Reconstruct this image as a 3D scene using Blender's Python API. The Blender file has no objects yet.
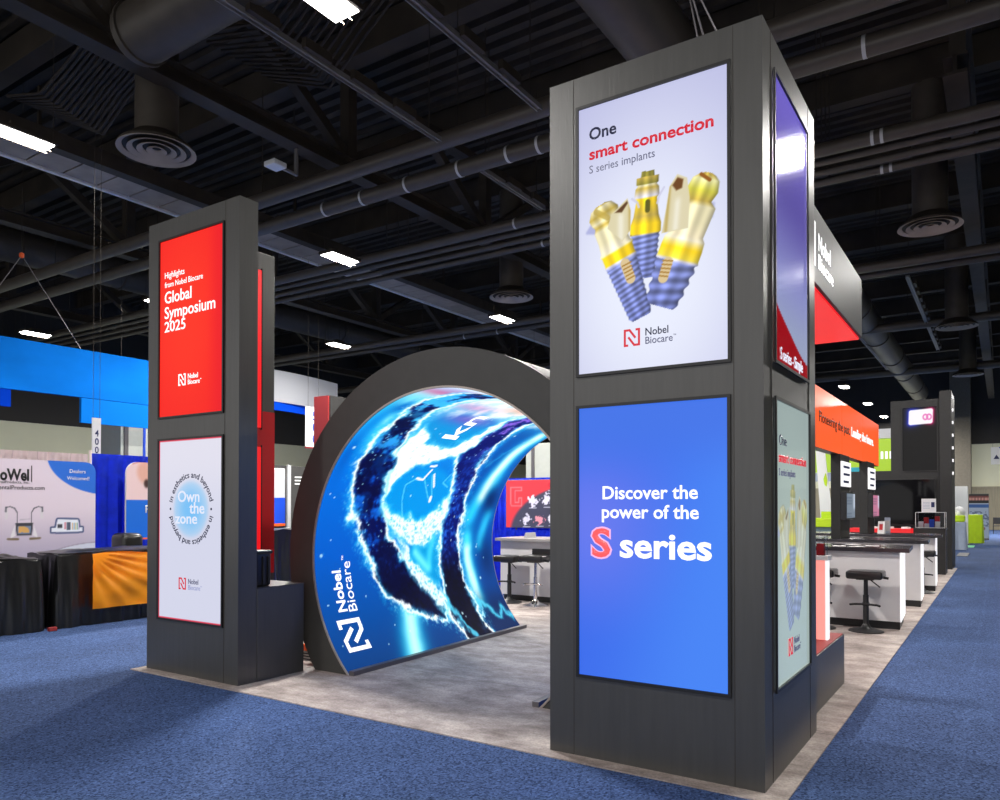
import bpy, bmesh, math, random
import numpy as np
from mathutils import Vector, Matrix
random.seed(7)
PI = math.pi
scene = bpy.context.scene
COL = scene.collection
# ------------------------------------------------------------------ helpers
def lin(c):
    c = c / 255.0
    return c / 12.92 if c <= 0.04045 else ((c + 0.055) / 1.055) ** 2.4
def S(r, g, b, a=1.0):
    return (lin(r), lin(g), lin(b), a)
def put(o, **k):
    for n, v in k.items():
        if v is not None: o[n] = v
ORG = {}
def thing(name, label, cat, loc=(0, 0, 0), group=None, kind=None):
    o = bpy.data.objects.new(name, None); COL.objects.link(o)
    o.location = loc; o.empty_display_size = 0.2
    ORG[o.name] = Vector(loc)
    put(o, label=label, category=cat, group=group, kind=kind)
    return o
def link_mesh(name, me, mat, parent=None, label=None, loc=None):
    """me holds world coordinates; the object gets the origin of its root (or loc)"""
    o = bpy.data.objects.new(name, me); COL.objects.link(o)
    if parent is not None:
        org = ORG[parent.name]; o.parent = parent
    else:
        org = Vector(loc) if loc is not None else Vector((0, 0, 0))
        o.location = org
    ORG[o.name] = org
    if org.length > 0: me.transform(Matrix.Translation(-org))
    if mat is not None:
        for m in (mat if isinstance(mat, (list, tuple)) else [mat]): me.materials.append(m)
    if label: o['label'] = label
    return o
class MB:
    def __init__(self): self.bm = bmesh.new()
    def box(self, x0, x1, y0, y1, z0, z1, bev=0.0, seg=2):
        M = Matrix.Translation(((x0+x1)/2, (y0+y1)/2, (z0+z1)/2)) @ Matrix.Diagonal((x1-x0, y1-y0, z1-z0, 1))
        r = bmesh.ops.create_cube(self.bm, size=1.0, matrix=M)
        if bev > 0:
            es = list({e for v in r['verts'] for e in v.link_edges})
            bmesh.ops.bevel(self.bm, geom=es, offset=bev, segments=seg, profile=0.5, affect='EDGES', clamp_overlap=True)
        return self
    def cyl(self, p0, p1, r, n=16, r2=None):
        p0, p1 = Vector(p0), Vector(p1); d = p1 - p0
        M = Matrix.Translation((p0+p1)/2) @ d.to_track_quat('Z', 'Y').to_matrix().to_4x4()
        bmesh.ops.create_cone(self.bm, cap_ends=True, segments=n, radius1=r, radius2=r if r2 is None else r2, depth=d.length, matrix=M)
        return self
    def bar(self, p0, p1, w, h):
        p0, p1 = Vector(p0), Vector(p1); d = p1 - p0
        M = Matrix.Translation((p0+p1)/2) @ d.to_track_quat('Z', 'Y').to_matrix().to_4x4() @ Matrix.Diagonal((w, h, d.length, 1))
        bmesh.ops.create_cube(self.bm, size=1.0, matrix=M); return self
    def tube(self, pts, r, n=8):
        for a, b in zip(pts[:-1], pts[1:]): self.cyl(a, b, r, n)
        return self
    def lathe(self, prof, c, n=32):
        rings = []
        for (r, z) in prof:
            if r < 1e-6: rings.append([self.bm.verts.new((c[0], c[1], c[2]+z))])
            else: rings.append([self.bm.verts.new((c[0]+r*math.cos(2*PI*i/n), c[1]+r*math.sin(2*PI*i/n), c[2]+z)) for i in range(n)])
        for A, B in zip(rings[:-1], rings[1:]):
            for i in range(n):
                j = (i+1) % n
                if len(A) == 1 and len(B) == 1: continue
                if len(A) == 1: self.bm.faces.new((A[0], B[j], B[i]))
                elif len(B) == 1: self.bm.faces.new((A[i], A[j], B[0]))
                else: self.bm.faces.new((A[i], A[j], B[j], B[i]))
        return self
    def prism(self, poly, fmap, t0, t1):
        """poly of 2D points extruded from t0 to t1; fmap(u, v, t) -> world"""
        A = [self.bm.verts.new(fmap(u, v, t0)) for u, v in poly]; B = [self.bm.verts.new(fmap(u, v, t1)) for u, v in poly]
        n = len(poly)
        self.bm.faces.new(A[::-1]); self.bm.faces.new(B)
        for i in range(n):
            j = (i+1) % n
            self.bm.faces.new((A[i], A[j], B[j], B[i]))
        return self
    def build(self, name, mat, parent=None, label=None, loc=None, smooth=None):
        bmesh.ops.recalc_face_normals(self.bm, faces=self.bm.faces[:])
        me = bpy.data.meshes.new(name); self.bm.to_mesh(me); self.bm.free()
        if smooth is not None:
            me.polygons.foreach_set('use_smooth', [True]*len(me.polygons))
            me.set_sharp_from_angle(angle=math.radians(smooth))
        return link_mesh(name, me, mat, parent, label, loc)
def tag(o, label, cat, group=None, kind=None):
    put(o, label=label, category=cat, group=group, kind=kind); return o
def struct(o):
    o['kind'] = 'structure'; return o
def copy_tree(o, parent=None):
    c = o.copy(); COL.objects.link(c)
    if parent is not None: c.parent = parent
    for ch in list(o.children): copy_tree(ch, c)
    return c
# ------------------------------------------------------------------ materials
def new_mat(name):
    m = bpy.data.materials.new(name); m.use_nodes = True
    nt = m.node_tree; b = nt.nodes['Principled BSDF']
    return m, nt, b
def mat(name, col, rough=0.5, metal=0.0, spec=0.5, noise=0.0, nscale=8.0, bump=0.0, bscale=60.0, stretch=(1, 1, 1), alpha=1.0, trans=0.0, coat=0.0):
    m, nt, b = new_mat(name)
    b.inputs['Roughness'].default_value = rough; b.inputs['Metallic'].default_value = metal
    b.inputs['Specular IOR Level'].default_value = spec
    b.inputs['Alpha'].default_value = alpha; b.inputs['Transmission Weight'].default_value = trans
    b.inputs['Coat Weight'].default_value = coat
    tc = nt.nodes.new('ShaderNodeTexCoord'); mp = nt.nodes.new('ShaderNodeMapping'); mp.inputs['Scale'].default_value = stretch
    nt.links.new(tc.outputs['Object'], mp.inputs['Vector'])
    n = nt.nodes.new('ShaderNodeTexNoise'); n.inputs['Scale'].default_value = nscale; n.inputs['Detail'].default_value = 4
    nt.links.new(mp.outputs[0], n.inputs['Vector'])
    r = nt.nodes.new('ShaderNodeValToRGB')
    k0, k1 = 1-noise, 1+noise
    r.color_ramp.elements[0].color = (col[0]*k0, col[1]*k0, col[2]*k0, 1); r.color_ramp.elements[1].color = (min(col[0]*k1, 1), min(col[1]*k1, 1), min(col[2]*k1, 1), 1)
    r.color_ramp.elements[0].position = 0.3; r.color_ramp.elements[1].position = 0.7
    nt.links.new(n.outputs[0], r.inputs[0]); nt.links.new(r.outputs[0], b.inputs['Base Color'])
    if bump > 0:
        n2 = nt.nodes.new('ShaderNodeTexNoise'); n2.inputs['Scale'].default_value = bscale; n2.inputs['Detail'].default_value = 3
        nt.links.new(mp.outputs[0], n2.inputs['Vector'])
        bp = nt.nodes.new('ShaderNodeBump'); bp.inputs['Strength'].default_value = bump; bp.inputs['Distance'].default_value = 0.02
        nt.links.new(n2.outputs[0], bp.inputs['Height']); nt.links.new(bp.outputs[0], b.inputs['Normal'])
    return m
def emit(name, col, strength=1.0, rough=0.3, base=0.02):
    m, nt, b = new_mat(name)
    b.inputs['Base Color'].default_value = (base, base, base, 1); b.inputs['Roughness'].default_value = rough
    b.inputs['Emission Color'].default_value = col; b.inputs['Emission Strength'].default_value = strength
    return m
def colmat(name, strength=1.0, rough=0.25, spec=0.5):
    """a lit display that shows the picture stored on its pixel grid"""
    m, nt, b = new_mat(name)
    a = nt.nodes.new('ShaderNodeAttribute'); a.attribute_name = 'Col'
    b.inputs['Base Color'].default_value = (0.01, 0.01, 0.01, 1); b.inputs['Roughness'].default_value = rough
    b.inputs['Specular IOR Level'].default_value = spec
    nt.links.new(a.outputs['Color'], b.inputs['Emission Color']); b.inputs['Emission Strength'].default_value = strength
    return m
def printmat(name, rough=0.5):
    m, nt, b = new_mat(name)
    a = nt.nodes.new('ShaderNodeAttribute'); a.attribute_name = 'Col'
    b.inputs['Roughness'].default_value = rough
    nt.links.new(a.outputs['Color'], b.inputs['Base Color'])
    return m
M = {}
M['lam'] = mat('dark_laminate', (0.046, 0.0445, 0.042), rough=0.36, spec=0.85, noise=0.10, nscale=22, stretch=(1.6, 1.6, 0.10), bump=0.05, bscale=60)
M['ring'] = mat('charcoal_matte', (0.050, 0.0485, 0.046), rough=0.55, spec=0.45, noise=0.06)
M['lamdark'] = mat('near_black_laminate', (0.022, 0.0215, 0.021), rough=0.5, spec=0.35, noise=0.1, nscale=20)
M['black'] = mat('black_plastic', (0.012, 0.012, 0.013), rough=0.4)
M['blackgloss'] = mat('black_glass', (0.005, 0.005, 0.006), rough=0.05, spec=0.22)
M['rail'] = mat('grey_rail', (0.16, 0.15, 0.16), rough=0.4, metal=0.6)
M['trimline'] = mat('pale_edge_trim', (0.42, 0.36, 0.33), rough=0.35, metal=0.5)
M['chrome'] = mat('chrome', (0.75, 0.75, 0.76), rough=0.14, metal=1.0)
M['white'] = mat('white_laminate', (0.72, 0.70, 0.70), rough=0.35, noise=0.02)
M['whitep'] = mat('white_paint', (0.80, 0.80, 0.80), rough=0.5)
M['ctop'] = mat('counter_top_dark', (0.030, 0.028, 0.034), rough=0.22, spec=0.6)
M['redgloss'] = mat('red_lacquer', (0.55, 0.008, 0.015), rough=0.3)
M['redmat'] = mat('red_board', (0.24, 0.018, 0.018), rough=0.5)
M['steel'] = mat('black_painted_steel', (0.042, 0.033, 0.025), rough=0.6, noise=0.2, nscale=3, spec=0.3)
M['deck'] = mat('black_deck', (0.048, 0.037, 0.027), rough=0.8, noise=0.3, nscale=1.2)
M['duct'] = mat('black_duct', (0.066, 0.054, 0.042), rough=0.5, noise=0.12, nscale=4)
M['pipe'] = mat('dark_pipe', (0.074, 0.061, 0.049), rough=0.42, noise=0.1, nscale=4)
M['band'] = mat('pale_pipe_band', (0.55, 0.55, 0.55), rough=0.5)
M['track'] = mat('grey_track', (0.22, 0.21, 0.21), rough=0.45, metal=0.3)
M['cat'] = mat('grey_catwalk_panel', (0.37, 0.30, 0.235), rough=0.6, noise=0.15, nscale=2)
M['catedge'] = mat('catwalk_edge', (0.85, 0.85, 0.86), rough=0.4, metal=0.4)
M['wall'] = mat('beige_hall_wall', (0.66, 0.66, 0.48), rough=0.8, noise=0.04, nscale=0.6)
M['walldark'] = mat('dark_upper_wall', (0.035, 0.033, 0.030), rough=0.9)
M['wains'] = mat('brown_wall_panel', (0.30, 0.27, 0.19), rough=0.8, noise=0.12, nscale=6, stretch=(3, 3, 0.2))
M['fabric'] = mat('pale_banner_fabric', (0.50, 0.51, 0.54), rough=0.9, spec=0.1)
M['pillar'] = mat('pale_pillar_paint', (0.46, 0.48, 0.43), rough=0.6, noise=0.03)
M['pillarb'] = mat('brown_pillar', (0.14, 0.125, 0.095), rough=0.8, noise=0.1)
M['blackcloth'] = mat('black_satin_cloth', (0.006, 0.006, 0.006), rough=0.30, spec=0.55)
M['orangecloth'] = mat('orange_satin_cloth', (1.0, 0.36, 0.012), rough=0.42, noise=0.04)
M['bluedrape'] = mat('blue_velour_drape', (0.004, 0.040, 0.72), rough=0.75, noise=0.15, nscale=5)
M['whitedrape'] = mat('white_drape', (0.80, 0.66, 0.66), rough=0.8)
M['limecloth'] = mat('lime_cloth', (0.50, 0.72, 0.01), rough=0.7, noise=0.06)
M['greycloth'] = mat('pale_grey_cloth', (0.36, 0.42, 0.52), rough=0.7, noise=0.05)
M['paper'] = mat('paper', (0.5, 0.48, 0.48), rough=0.7)
M['teal'] = mat('teal_counter', (0.10, 0.16, 0.17), rough=0.5)
M['orange'] = mat('orange_plastic', (0.9, 0.12, 0.02), rough=0.4)
M['limesign'] = emit('lime_lit_panel', S(176, 216, 10), 0.9)
M['turq'] = mat('turquoise_panel', (0.02, 0.42, 0.55), rough=0.5)
M['bluesign'] = mat('blue_panel', (0.005, 0.06, 0.55), rough=0.5)
M['ledwhite'] = emit('ceiling_light_lens', (1.0, 0.98, 0.93, 1), 14.0)
M['pinklit'] = emit('coral_lit_panel', S(255, 142, 130), 1.0, base=0.3)
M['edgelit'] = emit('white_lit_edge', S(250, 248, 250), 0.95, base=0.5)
M['redlit'] = emit('red_lit_panel', S(238, 16, 26), 1.0)
M['orangelit'] = emit('orange_lit_panel', S(255, 92, 26), 1.0)
M['t_white'] = emit('lit_white_lettering', (1, 1, 1, 1), 1.25)
M['t_pale'] = emit('lit_pale_lettering', S(226, 232, 250), 1.0)
M['t_navy'] = emit('lit_navy_lettering', S(22, 26, 58), 1.0)
M['t_grey'] = emit('lit_grey_lettering', S(86, 88, 118), 1.0)
M['t_lilac'] = emit('lit_lilac_lettering', S(150, 156, 200), 1.0)
M['t_red'] = emit('lit_red_lettering', S(214, 12, 42), 1.0)
M['t_coral'] = emit('lit_coral_letter', S(255, 92, 96), 1.1)
M['t_pink'] = emit('lit_pink_outline', S(250, 190, 240), 1.0)
M['p_white'] = mat('white_lettering', (0.85, 0.85, 0.85), rough=0.5)
M['p_black'] = mat('black_lettering', (0.012, 0.012, 0.014), rough=0.5)
M['p_navy'] = mat('navy_lettering', (0.01, 0.02, 0.10), rough=0.5)
M['p_blue'] = mat('blue_lettering', (0.01, 0.08, 0.5), rough=0.5)
M['p_red'] = mat('red_lettering', (0.5, 0.01, 0.02), rough=0.5)
M['hdr'] = mat('grey_fascia', (0.052, 0.051, 0.051), rough=0.45, noise=0.05)
M['pillow'] = mat('black_vinyl', (0.012, 0.011, 0.012), rough=0.3)
M['led'] = colmat('led_wall_picture', 1.08, rough=0.6, spec=0.04)
M['lcd'] = colmat('lcd_picture', 1.0, rough=0.5, spec=0.12)
M['lcdside'] = colmat('lcd_picture_glossy', 1.0, rough=0.09, spec=0.4)
M['print'] = printmat('printed_graphic', 0.45)
def glass(name):
    m, nt, b = new_mat(name)
    b.inputs['Base Color'].default_value = (0.95, 0.97, 1, 1); b.inputs['Roughness'].default_value = 0.03
    b.inputs['Transmission Weight'].default_value = 1.0; b.inputs['IOR'].default_value = 1.04
    return m
M['acrylic'] = glass('clear_acrylic')
def carpet():
    m, nt, b = new_mat('blue_aisle_carpet'); N = nt.nodes; L = nt.links
    tc = N.new('ShaderNodeTexCoord')
    n1 = N.new('ShaderNodeTexNoise'); n1.inputs['Scale'].default_value = 58; n1.inputs['Detail'].default_value = 4; n1.inputs['Roughness'].default_value = 0.7; L.new(tc.outputs['Object'], n1.inputs['Vector'])
    r1 = N.new('ShaderNodeValToRGB'); r1.color_ramp.elements[0].position = 0.30; r1.color_ramp.elements[1].position = 0.72
    r1.color_ramp.elements[0].color = (0.006, 0.017, 0.054, 1); r1.color_ramp.elements[1].color = (0.088, 0.146, 0.325, 1)
    vo = N.new('ShaderNodeTexVoronoi'); vo.inputs['Scale'].default_value = 85; L.new(tc.outputs['Object'], vo.inputs['Vector'])
    tuft = N.new('ShaderNodeMix'); tuft.data_type = 'FLOAT'; tuft.inputs[0].default_value = 0.42; L.new(n1.outputs[0], tuft.inputs[2]); L.new(vo.outputs['Color'], tuft.inputs[3])
    L.new(tuft.outputs[0], r1.inputs[0])
    n2 = N.new('ShaderNodeTexNoise'); n2.inputs['Scale'].default_value = 0.9; n2.inputs['Detail'].default_value = 5; n2.inputs['Roughness'].default_value = 0.6; L.new(tc.outputs['Object'], n2.inputs['Vector'])
    mr = N.new('ShaderNodeMapRange'); mr.inputs[1].default_value = 0.3; mr.inputs[2].default_value = 0.7; mr.inputs[3].default_value = 0.82; mr.inputs[4].default_value = 1.18; L.new(n2.outputs[0], mr.inputs[0])
    # faint wheel tracks running down the right-hand aisle
    mp = N.new('ShaderNodeMapping'); mp.inputs['Scale'].default_value = (1.0, 0.14, 1); L.new(tc.outputs['Object'], mp.inputs['Vector'])
    w = N.new('ShaderNodeTexWave'); w.wave_type = 'BANDS'; w.bands_direction = 'X'; w.inputs['Scale'].default_value = 0.55; w.inputs['Distortion'].default_value = 2.2; w.inputs['Detail'].default_value = 1.0; L.new(mp.outputs[0], w.inputs['Vector'])
    cr = N.new('ShaderNodeValToRGB'); cr.color_ramp.elements[0].position = 0.975; cr.color_ramp.elements[0].color = (1, 1, 1, 1); cr.color_ramp.elements[1].position = 1.0; cr.color_ramp.elements[1].color = (1.12, 1.11, 1.09, 1); L.new(w.outputs[0], cr.inputs[0])
    mx = N.new('ShaderNodeMix'); mx.data_type = 'RGBA'; mx.blend_type = 'MULTIPLY'; mx.inputs[0].default_value = 1; L.new(r1.outputs[0], mx.inputs[6]); L.new(mr.outputs[0], mx.inputs[7])
    mx2 = N.new('ShaderNodeMix'); mx2.data_type = 'RGBA'; mx2.blend_type = 'MULTIPLY'; mx2.inputs[0].default_value = 1; L.new(mx.outputs[2], mx2.inputs[6]); L.new(cr.outputs[0], mx2.inputs[7])
    L.new(mx2.outputs[2], b.inputs['Base Color']); b.inputs['Roughness'].default_value = 0.95; b.inputs['Specular IOR Level'].default_value = 0.15
    bp = N.new('ShaderNodeBump'); bp.inputs['Strength'].default_value = 0.15; bp.inputs['Distance'].default_value = 0.004; L.new(tuft.outputs[0], bp.inputs['Height']); L.new(bp.outputs[0], b.inputs['Normal'])
    return m
def vinyl():
    m, nt, b = new_mat('mottled_grey_booth_flooring'); N = nt.nodes; L = nt.links
    tc = N.new('ShaderNodeTexCoord'); mp = N.new('ShaderNodeMapping'); mp.inputs['Scale'].default_value = (1.0, 1.5, 1); L.new(tc.outputs['Object'], mp.inputs['Vector'])
    n1 = N.new('ShaderNodeTexNoise'); n1.inputs['Scale'].default_value = 2.6; n1.inputs['Detail'].default_value = 8; n1.inputs['Roughness'].default_value = 0.68; L.new(mp.outputs[0], n1.inputs['Vector'])
    r1 = N.new('ShaderNodeValToRGB'); e = r1.color_ramp.elements; e[0].position = 0.32; e[0].color = (0.19, 0.155, 0.138, 1); e[1].position = 0.68; e[1].color = (0.53, 0.465, 0.425, 1)
    e2 = e.new(0.5); e2.color = (0.345, 0.292, 0.272, 1); L.new(n1.outputs[0], r1.inputs[0])
    n3 = N.new('ShaderNodeTexNoise'); n3.inputs['Scale'].default_value = 70; n3.inputs['Detail'].default_value = 2; L.new(tc.outputs['Object'], n3.inputs['Vector'])
    mr = N.new('ShaderNodeMapRange'); mr.inputs[1].default_value = 0.3; mr.inputs[2].default_value = 0.7; mr.inputs[3].default_value = 0.80; mr.inputs[4].default_value = 1.2; L.new(n3.outputs[0], mr.inputs[0])
    mx = N.new('ShaderNodeMix'); mx.data_type = 'RGBA'; mx.blend_type = 'MULTIPLY'; mx.inputs[0].default_value = 1; L.new(r1.outputs[0], mx.inputs[6]); L.new(mr.outputs[0], mx.inputs[7])
    # roll seams
    sp = N.new('ShaderNodeSeparateXYZ'); L.new(tc.outputs['Object'], sp.inputs[0])
    md = N.new('ShaderNodeMath'); md.operation = 'PINGPONG'; md.inputs[1].default_value = 0.95; L.new(sp.outputs[1], md.inputs[0])
    lt = N.new('ShaderNodeMath'); lt.operation = 'LESS_THAN'; lt.inputs[1].default_value = 0.006; L.new(md.outputs[0], lt.inputs[0])
    mx2 = N.new('ShaderNodeMix'); mx2.data_type = 'RGBA'; mx2.blend_type = 'MULTIPLY'; L.new(lt.outputs[0], mx2.inputs[0]); L.new(mx.outputs[2], mx2.inputs[6]); mx2.inputs[7].default_value = (0.6, 0.6, 0.6, 1)
    L.new(mx2.outputs[2], b.inputs['Base Color']); b.inputs['Roughness'].default_value = 0.62; b.inputs['Specular IOR Level'].default_value = 0.35
    bp = N.new('ShaderNodeBump'); bp.inputs['Strength'].default_value = 0.25; bp.inputs['Distance'].default_value = 0.01; L.new(n3.outputs[0], bp.inputs['Height']); L.new(bp.outputs[0], b.inputs['Normal'])
    return m
M['carpet'] = carpet(); M['vinyl'] = vinyl()
# ------------------------------------------------------------------ lettering
def flat(P0, ux, uy, lift=0.004):
    P0, ux, uy = Vector(P0), Vector(ux), Vector(uy); n = ux.cross(uy)
    return lambda x, y, z=0.0: P0 + ux*x + uy*y + n*(z+lift)
def text(parent, s, fmap, x, y, cap, w=None, m=None, bold=0.0, align='L', name='lettering', depth=0.002, label=None, res=3):
    """a line of raised lettering: baseline start (x, y) on fmap's surface, capital height cap, total width w"""
    cu = bpy.data.curves.new('lettering_curve', 'FONT'); cu.body = s; cu.size = cap/0.70; cu.offset = bold*cap
    cu.resolution_u = res
    ob = bpy.data.objects.new('lettering_curve', cu); COL.objects.link(ob)
    bpy.context.view_layer.update()
    me = bpy.data.meshes.new_from_object(ob.evaluated_get(bpy.context.evaluated_depsgraph_get()))
    bpy.data.objects.remove(ob); bpy.data.curves.remove(cu)
    n = len(me.vertices); co = np.empty(n*3); me.vertices.foreach_get('co', co); co = co.reshape(n, 3)
    x0, x1 = co[:, 0].min(), co[:, 0].max()
    k = 1.0 if w is None else w/(x1-x0)
    tot = (x1-x0)*k; off = {'L': 0, 'C': -tot/2, 'R': -tot}[align]
    bm = bmesh.new(); bm.from_mesh(me); bpy.data.meshes.remove(me)
    for v in bm.verts: v.co = ((v.co.x-x0)*k+x+off, v.co.y+y, 0)
    bmesh.ops.recalc_face_normals(bm, faces=bm.faces[:])
    r = bmesh.ops.extrude_face_region(bm, geom=bm.faces[:])
    for g in r['geom']:
        if isinstance(g, bmesh.types.BMVert): g.co.z += depth
    for v in bm.verts: v.co = fmap(v.co.x, v.co.y, v.co.z)
    bmesh.ops.recalc_face_normals(bm, faces=bm.faces[:])
    me = bpy.data.meshes.new(name); bm.to_mesh(me); bm.free()
    return link_mesh(name, me, m, parent, label)
def strokes(parent, lines, wd, fmap, m, name='emblem', depth=0.002):
    """flat strokes with mitred ends along polylines"""
    mb = MB()
    for L in lines:
        L = [Vector(p).to_2d() for p in L]
        Lf, Rt = [], []
        for i, p in enumerate(L):
            d0 = (L[i]-L[i-1]).normalized() if i > 0 else (L[1]-L[0]).normalized()
            d1 = (L[i+1]-L[i]).normalized() if i < len(L)-1 else d0
            n0 = Vector((-d0.y, d0.x)); n1 = Vector((-d1.y, d1.x)); nn = (n0+n1).normalized()
            k = (wd/2)/max(nn.dot(n1), 0.45)
            Lf.append(p+nn*k); Rt.append(p-nn*k)
        for i in range(len(L)-1):
            mb.prism([tuple(Lf[i]), tuple(Rt[i]), tuple(Rt[i+1]), tuple(Lf[i+1])], fmap, 0, depth)
    return mb.build(name, m, parent)
def emblem(parent, fmap, x, y, w, h, m, st=None):
    """square N mark: two hooked uprights whose diagonals overlap"""
    P = lambda a, b: (x+a*w, y+b*h)
    st = st or 0.13*h
    return strokes(parent, [[P(0.27, 0.05), P(0.06, 0.05), P(0.06, 0.95), P(0.36, 0.95), P(0.72, 0.46)],
                            [P(0.28, 0.54), P(0.64, 0.05), P(0.94, 0.05), P(0.94, 0.95), P(0.73, 0.95)]], st, fmap, m)
# ------------------------------------------------------------------ picture canvases (numpy)
rng = np.random.RandomState(3)
_T = rng.rand(256, 256)
def vnoise(x, y):
    xi, yi = np.floor(x).astype(int), np.floor(y).astype(int); fx, fy = x-xi, y-yi
    fx, fy = fx*fx*(3-2*fx), fy*fy*(3-2*fy)
    g = lambda a, b: _T[a % 256, b % 256]
    return (g(xi, yi)*(1-fx)+g(xi+1, yi)*fx)*(1-fy)+(g(xi, yi+1)*(1-fx)+g(xi+1, yi+1)*fx)*fy
def fbm(x, y, o=4):
    r, a, t = 0, 1.0, 0
    for i in range(o): r = r+a*vnoise(x*2**i+17*i, y*2**i+31*i); t += a; a *= 0.55
    return r/t
def sm(a, b, x):
    t = np.clip((x-a)/(b-a), 0, 1); return t*t*(3-2*t)
def seg_d(X, Y, a, b):
    ax, ay = a; bx, by = b; dx, dy = bx-ax, by-ay
    t = np.clip(((X-ax)*dx+(Y-ay)*dy)/(dx*dx+dy*dy+1e-12), 0, 1)
    return np.hypot(X-ax-t*dx, Y-ay-t*dy)
def poly_sdf(X, Y, P):
    d = np.full(X.shape, 1e9); ins = np.zeros(X.shape, bool); n = len(P)
    for i in range(n):
        a, b = P[i], P[(i+1) % n]
        d = np.minimum(d, seg_d(X, Y, a, b))
        if a[1] != b[1]:
            c = ((a[1] > Y) != (b[1] > Y)) & (X < (b[0]-a[0])*(Y-a[1])/(b[1]-a[1])+a[0]); ins ^= c
    return np.where(ins, -d, d)
def path_d(X, Y, P):
    d = np.full(X.shape, 1e9)
    for a, b in zip(P[:-1], P[1:]): d = np.minimum(d, seg_d(X, Y, a, b))
    return d
def over(img, col, a):
    return img*(1-a[..., None])+np.array(col, float)*a[..., None] if not isinstance(col, np.ndarray) or col.ndim == 1 else img*(1-a[..., None])+col*a[..., None]
def grid_mesh(name, fmap, U, V, img, m, parent, label=None, thick=None):
    ny, nx = U.shape
    co = np.array([tuple(fmap(u, v)) for u, v in zip(U.ravel(), V.ravel())])
    me = bpy.data.meshes.new(name)
    idx = np.arange(nx*ny).reshape(ny, nx)
    q = np.stack([idx[:-1, :-1], idx[:-1, 1:], idx[1:, 1:], idx[1:, :-1]], -1).reshape(-1, 4)
    me.vertices.add(nx*ny); me.vertices.foreach_set('co', co.ravel())
    me.loops.add(q.size); me.loops.foreach_set('vertex_index', q.ravel())
    me.polygons.add(len(q)); me.polygons.foreach_set('loop_start', np.arange(0, q.size, 4)); me.polygons.foreach_set('loop_total', np.full(len(q), 4))
    me.update(calc_edges=True)
    c = np.clip(img, 0, 255)/255.0; c = np.where(c <= 0.04045, c/12.92, ((c+0.055)/1.055)**2.4)
    at = me.color_attributes.new('Col', 'FLOAT_COLOR', 'POINT')
    at.data.foreach_set('color', np.concatenate([c.reshape(-1, 3), np.ones((nx*ny, 1))], 1).ravel().astype(np.float32))
    me.polygons.foreach_set('use_smooth', [True]*len(q))
    return link_mesh(name, me, m, parent, label)
def canvas(w, h, nx, ny):
    return np.meshgrid(np.linspace(0, w, nx), np.linspace(0, h, ny))
def full(X, col): return np.ones(X.shape+(3,))*np.array(col, float)
# ------------------------------------------------------------------ camera
F_, YAW, PIT, ROLL, CY = 762.43, 0.5835, 0.0122, 0.0004, 496.04
c_, s_ = math.cos(YAW), math.sin(YAW)
Rv = Vector((c_, s_, 0)); Fv = Vector((-s_, c_, 0)); Uv = Vector((0, 0, 1))
F2 = Fv*math.cos(PIT)+Uv*math.sin(PIT); U2 = Uv*math.cos(PIT)-Fv*math.sin(PIT)
R3 = Rv*math.cos(ROLL)+U2*math.sin(ROLL); U3 = U2*math.cos(ROLL)-Rv*math.sin(ROLL)
cam = bpy.data.cameras.new('camera'); co = bpy.data.objects.new('camera', cam); COL.objects.link(co)
co.matrix_world = Matrix(((R3.x, U3.x, -F2.x, 0), (R3.y, U3.y, -F2.y, 0), (R3.z, U3.z, -F2.z, 1.6), (0, 0, 0, 1)))
cam.sensor_width = 36; cam.lens = F_/1000*36; cam.shift_y = (CY-400)/1000; cam.clip_end = 300
scene.camera = co
# ------------------------------------------------------------------ setting
struct(MB().box(-35, 14, -12, 60, -0.2, 0).build('floor', M['carpet']))
struct(MB().box(-7.10, -0.983, 4.227, 22.6, 0.0, 0.008).build('floor_booth', M['vinyl']))
# corrugated roof deck
mb = MB(); prev = None; y = -12.0; k = 0
prof = []
while y < 60:
    prof += [(y, 11.2), (y+0.16, 11.2), (y+0.20, 11.32), (y+0.36, 11.32)]; y += 0.40
vA = [mb.bm.verts.new((-35, a, b)) for a, b in prof]; vB = [mb.bm.verts.new((14, a, b)) for a, b in prof]
for i in range(len(prof)-1): mb.bm.faces.new((vA[i], vB[i], vB[i+1], vA[i+1]))
mb.box(-35, 14, -12, 60, 11.4, 11.5)
for i in range(20):
    yy = -10.5+3.6*i
    if yy < 60: mb.box(-35, 14, yy-0.09, yy+0.09, 10.55, 11.2); mb.box(-35, 14, yy-0.17, yy+0.17, 10.5, 10.56)
struct(mb.build('ceiling', M['deck']))
def hall_wall(name, x0, x1, y0, y1, zt):
    w = MB().box(x0, x1, y0, y1, 0, zt).build(name, M['wall']); struct(w); return w
w = hall_wall('wall_left', -35.3, -35, -12, 60, 5.15)
MB().box(-35.3, -35, -12, 60, 5.15, 11.5).build('upper_wall', M['walldark'], w)
w = hall_wall('wall_back', -35, 14, 60, 60.3, 5.7)
MB().box(-35, 14, 59.98, 60.3, 5.7, 11.5).build('upper_wall', M['walldark'], w)
MB().box(-35, 14, 59.9, 60.0, 0, 2.75).build('lower_panel', M['wains'], w)
w = hall_wall('wall_right', 14, 14.3, -12, 60, 5.6)
MB().box(14, 14.3, -12, 60, 5.6, 11.5).build('upper_wall', M['walldark'], w)
struct(MB().box(-35, 14, 59.84, 59.9, 2.72, 2.86).build('trim_1', M['wains']))
def pillar(x0, x1, y0, y1, zt, m):
    return struct(MB().box(x0, x1, y0, y1, 0, zt, bev=0.02).build('pillar', m))
pillar(-2.95, -1.75, 58.6, 59.8, 11.2, M['pillarb'])
p = pillar(-23.2, -22.0, 12.75, 13.62, 5.2, M['pillar'])
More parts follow.
